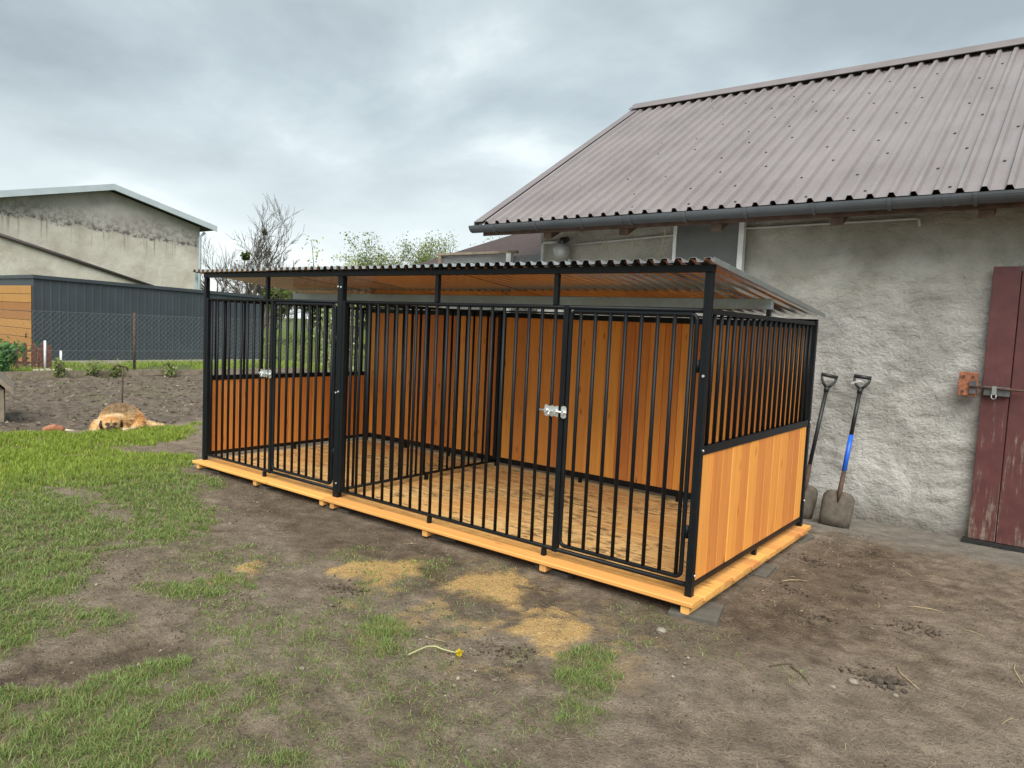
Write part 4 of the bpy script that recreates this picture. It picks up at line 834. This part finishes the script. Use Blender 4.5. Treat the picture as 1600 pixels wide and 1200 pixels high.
def tree(name, label, base, stems, L, r, depth, spread, seed, leaf=None, ls=0.1, per=0, group=None, jit=0.25, gn=0.16):
    rnd = random.Random(seed); o = thing(name, label, 'tree', base, 0, group); mb = MB(); tips = []
    for d in stems: grow(mb, tips, Vector((0, 0, 0)), Vector(d).normalized(), L, r, depth, spread, rnd, 4, gn)
    me = bpy.data.meshes.new('trunk'); me.from_pydata(mb.v, [], mb.f); me.materials.append(M['bark']); link('trunk', me, o)
    if leaf is not None and per:
        T = np.array([tuple(t_) for t_ in tips]); C = np.repeat(T, per, 0) + RNG.normal(0, jit, (len(T) * per, 3)); quads(C, ls, leaf, 'crown', o)
    return o, tips
LIMBS.clear(); bt, tp = tree('bare_tree', 'leafless old tree with dark mistletoe clumps left of the kennel roof', (-32.45, 17.0, 0), [(-0.26, -0.42, 1.0), (-0.10, -0.17, 1), (0.01, 0.02, 1)], 2.35, 0.20, 6, 0.55, 12, gn=0.15)
for dx_, dy_, dz_, r_ in ((-32.87, 16.44, 5.51, 0.24), (-32.71, 16.73, 5.48, 0.15), (-33.1, 16.1, 5.5, 0.12), (-32.84, 16.3, 6.45, 0.12), (-33.26, 15.99, 4.22, 0.12)):
    a_ = min(LIMBS, key=lambda q: (q - Vector((dx_ + 32.45, dy_ - 17.0, dz_))).length); C = RNG.normal(0, r_ * 0.4, (260, 3)) + np.array(a_); o_ = quads(C, 0.08, M['mist'], 'mistletoe', bt); o_['kind'] = 'stuff'
tree('bare_tree', 'smaller leafless round topped tree just right of the mistletoe tree', (-32.1, 17.9, 0), [(-0.02, -0.03, 1.0), (0.14, 0.25, 1)], 2.0, 0.15, 6, 0.6, 9, gn=0.15)
def dome(name, label, base, L, per, leaf, ls, seed, group):
    return tree(name, label, (*base, 0), [(0.12, 0, 1), (-0.15, 0.1, 1), (0.0, -0.15, 1)], L * 0.93, 0.045 * L, 5, 0.72, seed, leaf, ls, per, group, 0.075 * L, 0.16)[0]
G2 = 'spring trees beyond the yard'
dome('spring_tree', 'roundest pale green spring tree above the kennel roof', (-27.2, 24.1), 2.4, 12, M['leaf'], 0.06, 21, G2)
dome('spring_tree', 'small pale green tree left of the roundest spring tree', (-28.2, 23.0), 2.05, 8, M['leaf'], 0.055, 22, G2)
dome('spring_tree', 'pale green tree nearest to the barn roof', (-25.4, 25.9), 2.4, 9, M['leaf'], 0.06, 23, G2)
dome('spring_tree', 'yellow green tree rising behind the young fruit tree', (-29.1, 22.0), 1.85, 14, M['leaf2'], 0.07, 24, G2)
dome('hedge_tree', 'yellow green bushy tree seen under the kennel roof', (-36, 21.5), 1.3, 26, M['leaf2'], 0.10, 25, None)
dome('hedge_tree', 'dense green tree seen through the left bars', (-40, 27.0), 1.4, 26, M['leaf2'], 0.12, 26, None)
def shrub(name, label, base, h, spread, n, leaf, ls, seed, cat='shrub', nst=7):
    rnd = random.Random(seed); o = thing(name, label, cat, base); mb = MB(); C = []
    for k in range(nst):
        a = rnd.uniform(0, 6.28); top = Vector((math.cos(a) * spread * rnd.uniform(0.2, 1), math.sin(a) * spread * rnd.uniform(0.2, 1), h * rnd.uniform(0.65, 1.0))); m_ = top * 0.5 + Vector((rnd.gauss(0, 0.05), rnd.gauss(0, 0.05), h * 0.08)); mb.tube([Vector((0, 0, 0)), m_, top], [0.02, 0.012, 0.004], 5, False)
        for j in range(n // nst):
            f = rnd.uniform(0.12, 1.0) ** 0.8; p_ = (m_ * (f * 2) if f < 0.5 else m_.lerp(top, f * 2 - 1)); C.append(p_ + Vector((rnd.gauss(0, 0.13 * spread + 0.03), rnd.gauss(0, 0.13 * spread + 0.03), rnd.gauss(0, 0.08))))
    mb.build('stem', M['bark'], o); quads(np.array([tuple(c) for c in C]), ls, leaf, 'crown', o); return o
shrub('young_fruit_tree', 'young fruit tree in pale leaf behind the left end of the kennel', (-8.95, 4.75, 0), 2.95, 0.7, 3000, M['blossom'], 0.03, 31, 'tree', 12)
shrub('young_fruit_tree', 'second pale leafed young tree behind the kennel back corner', (-7.2, 4.75, 0), 2.3, 0.6, 1900, M['blossom'], 0.03, 32, 'tree', 10)
shrub('garden_bush', 'round green garden bush before the picket fence at left edge', (-16.3, 1.65, 0), 0.75, 0.55, 2200, M['leaf3'], 0.05, 33, 'bush', 22)
for i, (y, h_) in enumerate(((2.62, 0.34), (3.25, 0.26), (3.75, 0.22), (5.0, 0.24))):
    shrub('leafy_clump', ('tallest yellow green leafy clump at the edging board below the white posts', 'second leafy clump along the edging board', 'smallest leafy clump along the edging board', 'leafy clump at the edging board near the fence post')[i], (-15.55, y, 0.0), h_, 0.13, 130, M['leaf'], 0.05, 40 + i, 'plant', 7)
gh = thing('polytunnel', 'pale polytunnel greenhouse seen far off between the left bars', 'greenhouse', (-52, 27.2, 0), R(60))
MB().prism([(1.3 * math.cos(R(a_)), 2.1 * math.sin(R(a_))) for a_ in range(0, 181, 12)], -4, 4).build('cover', simple('pale_film', (0.62, 0.72, 0.72), 0.35, 0, 0.1, 2), gh)
MB().box((-0.5, -4.02, 0), (0.5, -4.001, 1.8)).build('door', M['white'], gh)

# ------------------------------------------------------------------ dog
def dog():
    U = Vector((0.39, 0.92, 0)).normalized(); Vv = Vector((-U.y, U.x, 0)); base = Vector((-7.84, 0.50, 0.0)); K_ = 0.82
    mat4 = Matrix(((U.x * K_, Vv.x * K_, 0, base.x), (U.y * K_, Vv.y * K_, 0, base.y), (0, 0, K_ * 0.93, base.z), (0, 0, 0, 1)))
    E = [((-0.03, 0.26, 0.185), (0.26, 0.30, 0.22)), ((0.0, 0.42, 0.18), (0.24, 0.2, 0.19)), ((0.13, 0.28, 0.13), (0.17, 0.22, 0.15)), ((0.20, 0.20, 0.10), (0.12, 0.17, 0.10)), ((-0.15, 0.08, 0.12), (0.20, 0.19, 0.13)), ((-0.15, -0.02, 0.14), (0.14, 0.13, 0.12)),
         ((-0.15, -0.13, 0.14), (0.13, 0.13, 0.112)), ((-0.15, -0.16, 0.11), (0.12, 0.11, 0.09)), ((-0.15, -0.26, 0.075), (0.064, 0.09, 0.054)), ((-0.15, -0.31, 0.065), (0.056, 0.05, 0.046)),
         ((-0.25, -0.10, 0.125), (0.03, 0.05, 0.065)), ((-0.05, -0.10, 0.125), (0.03, 0.05, 0.065)),
         ((-0.31, 0.03, 0.085), (0.10, 0.12, 0.085)), ((-0.355, -0.07, 0.06), (0.065, 0.12, 0.058)), ((-0.36, -0.19, 0.04), (0.05, 0.085, 0.04)), ((-0.02, -0.05, 0.05), (0.08, 0.12, 0.05)), ((0.03, -0.16, 0.035), (0.045, 0.07, 0.035)),
         ((0.15, 0.02, 0.035), (0.055, 0.09, 0.033)), ((0.20, 0.08, 0.06), (0.09, 0.11, 0.06)),
         ((0.27, 0.22, 0.07), (0.10, 0.07, 0.05)), ((0.36, 0.2, 0.055), (0.10, 0.06, 0.05)), ((0.45, 0.18, 0.045), (0.09, 0.05, 0.042)), ((0.53, 0.17, 0.035), (0.06, 0.035, 0.03))]
    mb = MB()
    for c, r in E: mb.ball(c, r, 20, 14)
    me = mb.mesh('tmp', M['bark']); tmp = link('tmp', me); rmod = tmp.modifiers.new('r', 'REMESH'); rmod.mode = 'VOXEL'; rmod.voxel_size = 0.011; sm = tmp.modifiers.new('s', 'SMOOTH'); sm.iterations = 6; sm.factor = 0.5
    dg = bpy.context.evaluated_depsgraph_get(); body = bpy.data.meshes.new_from_object(tmp.evaluated_get(dg)); bpy.data.objects.remove(tmp); body.name = 'dog'
    n = len(body.vertices); co = np.zeros(n * 3, np.float32); body.vertices.foreach_get('co', co); co = co.reshape(-1, 3); no = np.zeros(n * 3, np.float32); body.vertices.foreach_get('normal', no); no = no.reshape(-1, 3)
    tan = np.array([0.66, 0.40, 0.175]); cream = np.array([0.75, 0.58, 0.36]); sad = np.array([0.17, 0.115, 0.07]); blk = np.array([0.02, 0.017, 0.015]); rust = np.array([0.44, 0.19, 0.055])
    def near(P, c, r, soft=0.35): return sstep(1 + soft, 1 - soft * 0.5, np.sqrt((((P - np.array(c)) / np.array(r)) ** 2).sum(1)))[:, None]
    def coat(P):
        f = fbm(P[:, 0] * 18 + P[:, 2] * 9, P[:, 1] * 18, 301, 3)[:, None]; c = tan * (0.75 + 0.5 * f)
        c = c + (cream - c) * near(P, (0.40, 0.2, 0.05), (0.2, 0.1, 0.1)) * 0.6
        c = c + (sad * (0.7 + 0.8 * f) - c) * near(P, (-0.05, 0.26, 0.36), (0.24, 0.3, 0.18)) * 0.85
        c = c + (rust * 1.15 - c) * near(P, (0.20, 0.18, 0.14), (0.12, 0.16, 0.10)) * 0.6; c = c + (cream - c) * near(P, (0.12, 0.06, 0.24), (0.05, 0.2, 0.12)) * 0.35; c = c + (cream - c) * near(P, (-0.32, 0.05, 0.16), (0.05, 0.15, 0.06)) * 0.6
        c = c + (rust - c) * near(P, (-0.15, -0.15, 0.21), (0.10, 0.08, 0.05)) * 0.7
        c = c + (cream - c) * near(P, (-0.15, -0.03, 0.25), (0.17, 0.06, 0.05)) * 0.6
        for s in (-1, 1): c = c + (blk - c) * near(P, (-0.15 + s * 0.118, -0.12, 0.11), (0.035, 0.06, 0.06)) * 0.95; c = c + (blk - c) * near(P, (-0.15 + s * 0.045, -0.235, 0.14), (0.036, 0.05, 0.03)) * 0.9; c = c + (cream - c) * near(P, (-0.15 + s * 0.075, -0.23, 0.09), (0.025, 0.05, 0.03)) * 0.6
        c = c + (blk * 1.3 - c) * near(P, (-0.15, -0.31, 0.065), (0.085, 0.095, 0.065)) * 0.95; c = c + (blk * 2 - c) * near(P, (-0.15, -0.22, 0.17), (0.014, 0.06, 0.05)) * 0.6
        for q in ((-0.36, -0.24, 0.03), (0.15, -0.06, 0.03), (0.03, -0.21, 0.03)): c = c + (np.array([0.66, 0.55, 0.40]) - c) * near(P, q, (0.05, 0.06, 0.04)) * 0.8
        return np.clip(c, 0.005, 1)
    def paint_attr(me_, P):
        at = me_.attributes.new('coat', 'FLOAT_COLOR', 'POINT'); c = coat(P); at.data.foreach_set('color', np.concatenate([c, np.ones((len(c), 1))], 1).astype(np.float32).ravel())
    m, t, b = mat('dog_coat'); ca = N(t, 'ShaderNodeAttribute', attribute_name='coat').outputs['Color']; t.links.new(mixc(t, math_(t, 'MULTIPLY', noise(t, coords(t, 'Object'), 60, 4), 0.4), ca, mixc(t, 1.0, ca, (0.5, 0.5, 0.5), 'MULTIPLY')), b.inputs['Base Color']); b.inputs['Roughness'].default_value = 0.85; b.inputs['Specular IOR Level'].default_value = 0.15
    body.materials.clear(); body.materials.append(m); paint_attr(body, co); body.polygons.foreach_set('use_smooth', np.ones(len(body.polygons), bool))
    d = link('dog', body); d.matrix_world = mat4; tag(d, 'tan shaggy dog lying curled with head on its paws at the lawn edge', 'dog')
    # shaggy outer coat
    idx = RNG.integers(0, n, 15000); P = co[idx] + RNG.normal(0, 0.004, (15000, 3)); nn = no[idx]; face = near(P, (-0.15, -0.24, 0.1), (0.12, 0.14, 0.12))[:, 0]
    L = RNG.uniform(0.018, 0.05, 15000) * (1 - 0.9 * np.maximum(face, near(P, (-0.15, -0.2, 0.14), (0.16, 0.16, 0.14))[:, 0])); flow = np.array([0.25, 0.75, -0.45]); dr_ = nn * 0.55 + flow * 0.6 + 0.45 * np.stack([fbm(P[:, 0] * 22, P[:, 1] * 22 + P[:, 2] * 22, q_, 2) - 0.5 for q_ in (311, 312, 313)], 1) * 2 + RNG.normal(0, 0.15, (15000, 3)); dr_ /= np.linalg.norm(dr_, axis=1)[:, None]
    sd_ = np.cross(dr_, nn); sd_ /= np.linalg.norm(sd_, axis=1)[:, None] + 1e-6; W_ = sd_ * 0.0034
    V = np.stack([P - W_ - nn * 0.003, P + W_ - nn * 0.003, P + dr_ * L[:, None]], 1).reshape(-1, 3); F = np.arange(45000).reshape(-1, 3)
    mfur, tf, bf = mat('dog_fur'); cf = N(tf, 'ShaderNodeAttribute', attribute_name='coat').outputs['Color']; tf.links.new(mixc(tf, 1.0, cf, ramp(tf, N(tf, 'ShaderNodeNewGeometry').outputs['Random Per Island'], (0.0, (0.45, 0.42, 0.4)), (0.6, (1.0, 1.0, 1.0)), (1.0, (1.45, 1.42, 1.35))), 'MULTIPLY'), bf.inputs['Base Color']); bf.inputs['Roughness'].default_value = 0.8; bf.inputs['Specular IOR Level'].default_value = 0.15
    fm = raw_mesh('fur', V, F, mfur); paint_attr(fm, np.repeat(P, 3, 0)); link('fur', fm, d)
    gl = simple('wet_black', (0.01, 0.008, 0.007), 0.15, 0, 0.1, 5)
    for s in (-1, 1): MB().ball((-0.15 + s * 0.042, -0.238, 0.132), 0.0125, 10, 8).build('eye', gl, d)
    MB().ball((-0.15, -0.352, 0.068), (0.026, 0.016, 0.019), 12, 8).build('nose', gl, d)
    for s in (-1, 1):
        mb = MB(); X = -0.15 + s * 0.118; V = [(X - s * 0.03, -0.10, 0.185), (X + s * 0.02, -0.05, 0.175), (X + s * 0.034, -0.11, 0.12), (X + s * 0.022, -0.165, 0.075), (X - s * 0.012, -0.165, 0.11)]; V2 = [(a_ + s * 0.008, b_ - 0.012, c_ + 0.004) for a_, b_, c_ in V]
        mb.add(V + V2, [(0, 1, 2, 3, 4), (9, 8, 7, 6, 5)] + [(i, (i + 1) % 5, 5 + (i + 1) % 5, 5 + i) for i in range(5)], True); mb.build('ear', simple('dark_ear_fur', (0.03, 0.022, 0.017), 0.9, 0, 0.4, 30), d)
dog()
rl = thing('chewed_bone', 'red brown chewed bone lying at the lawn edge left of the dog', 'bone', (-8.14, -0.13, 0.0), math.atan2(0.92, 0.39)); rl.scale = (0.72, 0.72, 0.8)
MB().tube([(-0.17, 0, 0.03), (-0.12, 0, 0.05), (-0.03, 0.01, 0.055), (0.05, 0, 0.045), (0.11, 0, 0.03)], [0.035, 0.055, 0.06, 0.05, 0.025], 12).ball((-0.17, 0, 0.035), (0.05, 0.05, 0.04)).build('meaty_end', simple('red_brown_bone', (0.33, 0.13, 0.065), 0.7, 0, 0.5, 14, 0.3), rl)
MB().tube([(0.10, 0, 0.025), (0.18, -0.01, 0.015), (0.25, -0.01, 0.012)], [0.022, 0.014, 0.012], 8).build('bare_end', simple('pale_bone', (0.55, 0.48, 0.38), 0.6, 0, 0.2, 14), rl)
o = MB().prism([(-0.07, -0.02), (0.02, -0.035), (0.08, 0.0), (0.03, 0.04), (-0.05, 0.03)], 0.0, 0.025, 'z').build('flat_stone', M['stone']); o.location = (-7.35, 1.32, 0.0); tag(o, 'flat pale stone at the lawn edge beside the left kennel post', 'stone')

# ------------------------------------------------------------------ litter on the ground
def gz(x, y): return float(ground_h(np.array([x]), np.array([y]))[0])
dn = thing('dandelion', 'picked dandelion with bent pale stem and yellow head on the soil', 'flower', (-0.7, -1.28, gz(-0.7, -1.28)))
pts = [(-0.05, -0.09, 0.008), (-0.045, -0.04, 0.012), (-0.03, 0.01, 0.02), (0.0, 0.035, 0.022), (0.03, 0.045, 0.015), (0.075, 0.06, 0.012), (0.105, 0.07, 0.012)]
MB().tube(pts, 0.0032, 8).build('stem', simple('pale_stem', (0.40, 0.42, 0.20), 0.6, 0, 0.2, 30), dn)
C = RNG.normal(0, 0.006, (70, 3)) + np.array([0.113, 0.073, 0.014]); quads(C, 0.009, leafmat('dandelion_yellow', (0.62, 0.46, 0.01), (0.75, 0.62, 0.03)), 'flower_head', dn)
def stalk(name, p0, p1, r, m, label, cat, group, lift=0.006):
    a_ = Vector((*p0, gz(*p0) + lift)); b_ = Vector((*p1, gz(*p1) + lift)); L = b_ - a_; n_ = Vector((-L.y, L.x, 0)) * random.uniform(-0.08, 0.08)
    o = MB().tube([Vector((0, 0, 0)), L * 0.35 + n_ + Vector((0, 0, 0.003)), L * 0.7 + n_ * 0.7 + Vector((0, 0, 0.004)), L], [r, r, r * 0.9, r * 0.6], 6).build(name, m); o.location = a_; tag(o, label, cat, group)
S1 = 'dry straw stalks on the bare soil'
for a_, b_, lb in (((0.98, 0.15), (1.10, -0.04), 'long pale straw stalk beside the dark soil clods'), ((0.88, 1.07), (1.04, 1.11), 'pale straw stalk lying out towards the barn door'), ((0.21, 0.9), (0.32, 1.06), 'pale straw stalk close to the right side of the platform'), ((1.42, 0.58), (1.46, 0.38), 'straw stalk at the right picture edge')):
    stalk('straw_stalk', a_, b_, 0.0026, M['straw'], lb, 'straw', S1)
stalk('twig', (0.52, -0.28), (0.60, -0.19), 0.0035, M['twig'], 'short dark forked twig on bare soil right of the grass tuft', 'twig', None); stalk('twig', (0.60, -0.22), (0.72, -0.34), 0.003, M['twig'], 'thin dark twig pointing towards the soil clods', 'twig', None)
rs = random.Random(5)
for i in range(46):
    x = rs.uniform(-2.4, 1.7); y = rs.uniform(-2.2, 2.3)
    if -5.1 < x < 0.12 and y > -0.12: continue
    an = rs.uniform(0, 6.28); L = rs.uniform(0.03, 0.11); stalk('straw_stalk', (x, y), (x + L * math.cos(an), y + L * math.sin(an)), rs.uniform(0.0009, 0.0018), M['straw'] if rs.random() < 0.75 else M['twig'], 'short dry straw bit scattered on the bare yard soil', 'straw', 'short straw bits scattered on the soil', 0.004)
for i, (x, y, r_) in enumerate(((0.94, -0.08, 0.030), (0.985, -0.05, 0.034), (1.00, -0.10, 0.022), (1.03, -0.03, 0.025), (0.96, -0.12, 0.016), (1.05, -0.09, 0.018))):
    o = MB().ball((0, 0, 0), (r_, r_ * 0.8, r_ * 0.6), 9, 6, 0.22).build('soil_clod', M['clod']); o.location = (x, y, gz(x, y) + r_ * 0.3); o.rotation_euler = (0, 0, i); tag(o, 'dark lumpy soil clod in the heap right of the pale stones', 'clod', 'heap of dark soil clods')
for x, y, r_, lb in ((0.86, -0.17, 0.022, 'tan broken stone beside the dark soil clods'), (0.80, -0.28, 0.014, 'small pale stone left of the tan broken stone'), (1.03, -0.16, 0.013, 'small pale stone in front of the dark soil clods'), (-1.0, -1.76, 0.013, 'white round pebble on the bare soil left of the dandelion'), (-0.02, -0.30, 0.028, 'grey stone crumb before the near platform corner')):
    o = MB().ball((0, 0, 0), (r_, r_ * 0.75, r_ * 0.6), 10, 7, 0.12).build('small_stone', M['stone']); o.location = (x, y, gz(x, y) + r_ * 0.35); tag(o, lb, 'stone')
def lumps(name, label, x, y, s_, cols):
    n = len(x); base = np.array([[1, 0, 0], [0, 1, 0], [-1, 0, 0], [0, -1, 0], [0, 0, .8], [0, 0, -.6]]); V = np.stack([x, y, ground_h(x, y) + s_ * 0.25], 1)[:, None, :] + (base[None] * RNG.uniform(0.55, 1.35, (n, 6, 3)) + RNG.normal(0, 0.15, (n, 6, 3))) * s_[:, None, None]
    F = (np.arange(n)[:, None, None] * 6 + np.array([[0, 1, 4], [1, 2, 4], [2, 3, 4], [3, 0, 4], [1, 0, 5], [2, 1, 5], [3, 2, 5], [0, 3, 5]])[None]).reshape(-1, 3)
    m, t, b = mat(name); t.links.new(ramp(t, N(t, 'ShaderNodeNewGeometry').outputs['Random Per Island'], *cols), b.inputs['Base Color']); b.inputs['Roughness'].default_value = 0.95; b.inputs['Specular IOR Level'].default_value = 0.1
    o = link(name, raw_mesh(name, V.reshape(-1, 3), F, m)); o['kind'] = 'stuff'; o['label'] = label; o['category'] = 'soil'
SOILC = ((0.0, (0.06, 0.046, 0.034)), (0.6, (0.15, 0.12, 0.09)), (0.97, (0.25, 0.21, 0.16)), (1.0, (0.42, 0.38, 0.31)))
n = 6000; lumps('bed_clods', 'loose clods of dark soil over the garden bed', RNG.uniform(-15.6, -8.25, n), RNG.uniform(-2.5, 7.5, n), 0.006 + 0.03 * RNG.random(n) ** 3, SOILC)
n = 60000; x = RNG.uniform(-4.2, 2.4, n); y = RNG.uniform(-2.9, 2.6, n); rough = np.maximum(sstep(0.47, 0.64, fbm(x * 1.7, y * 1.7 + 5, 31, 3)), sstep(-0.2, 0.1, poly_sd(x, y, HOLLOW))); k = ~((x > -5.1) & (x < 0.1) & (y > -0.1)) & (RNG.random(n) < 0.18 + 0.8 * rough); x, y, rough = x[k], y[k], rough[k]
lumps('soil_crumbs', 'loose soil crumbs and grit over the bare yard', x, y, 0.0013 + (0.003 + 0.006 * rough) * RNG.random(len(x)) ** 4, SOILC)
cx = np.array([(0.30, 0.80), (0.62, 1.18), (0.98, 0.72), (0.47, 0.48), (-1.62, -1.02), (-0.45, -1.02), (0.86, -0.05), (0.2, 1.5)]); n = 1500; q = RNG.integers(0, len(cx), n); x = cx[q, 0] + RNG.normal(0, 0.075, n); y = cx[q, 1] + RNG.normal(0, 0.05, n)
lumps('disturbed_soil', 'small dark heaps of disturbed soil scattered over the yard', x, y, 0.0015 + 0.010 * RNG.random(n) ** 3, ((0.0, (0.045, 0.034, 0.025)), (0.7, (0.085, 0.066, 0.05)), (1.0, (0.14, 0.11, 0.085))))
def sawdust():
    xs, ys = [], []
    n = 190000; x = RNG.uniform(-2.6, 0.1, n); y = RNG.uniform(-1.6, 0.0, n); d = np.full(n, -9.0)
    for P in SAW: d = np.maximum(d, poly_sd(x, y, P))
    f = sstep(-0.14, 0.08, d + (fbm(x * 9, y * 9, 61, 4, 0.65) - 0.5) * 0.46) ** 2; f = np.maximum(f, 0.10 * sstep(0.5, 0.66, fbm(x * 7, y * 7, 71, 4, 0.6)) * sstep(1.6, 0.4, np.hypot(x + 1.0, (y + 0.75) * 1.8))); k = RNG.random(n) < f * 0.8; x, y = x[k], y[k]; n = len(x)
    C = np.stack([x, y, ground_h(x, y) + RNG.uniform(0.0005, 0.004, n)], 1); o = quads(C, 0.0026, leafmat('sawdust_flakes', (0.42, 0.25, 0.085), (0.78, 0.53, 0.23), 0.1), 'sawdust', None, 0.6); o['kind'] = 'stuff'; o['label'] = 'orange sawdust flakes spilled on the soil before the kennel'; o['category'] = 'sawdust'
sawdust()
def litter():
    n = 30000; x = RNG.uniform(-4.5, 2.4, n); y = RNG.uniform(-3.0, 2.6, n); k = ~((x > -5.1) & (x < 0.1) & (y > -0.1)) & (RNG.random(n) < 0.15 + 0.85 * sstep(0.45, 0.62, fbm(x * 2.2, y * 2.2, 431, 4))); x, y = x[k], y[k]; n = len(x)
    a = RNG.uniform(0, 6.283, n); L = RNG.uniform(0.006, 0.03, n); d = np.stack([np.cos(a), np.sin(a), RNG.normal(0, 0.12, n)], 1) * L[:, None]; sd_ = np.stack([-np.sin(a), np.cos(a), np.zeros(n)], 1) * RNG.uniform(0.0005, 0.0011, n)[:, None]; P = np.stack([x, y, ground_h(x, y) + 0.003], 1)
    V = np.stack([P - d - sd_, P - d + sd_, P + d + sd_ * 0.6, P + d - sd_ * 0.6], 1).reshape(-1, 3); o = link('dead_grass_litter', raw_mesh('dead_grass_litter', V, np.arange(4 * n).reshape(-1, 4), leafmat('dead_grass', (0.10, 0.075, 0.045), (0.46, 0.38, 0.24), 0.05))); o['kind'] = 'stuff'; o['label'] = 'short dead grass fibres lying all over the bare soil'; o['category'] = 'litter'
litter()
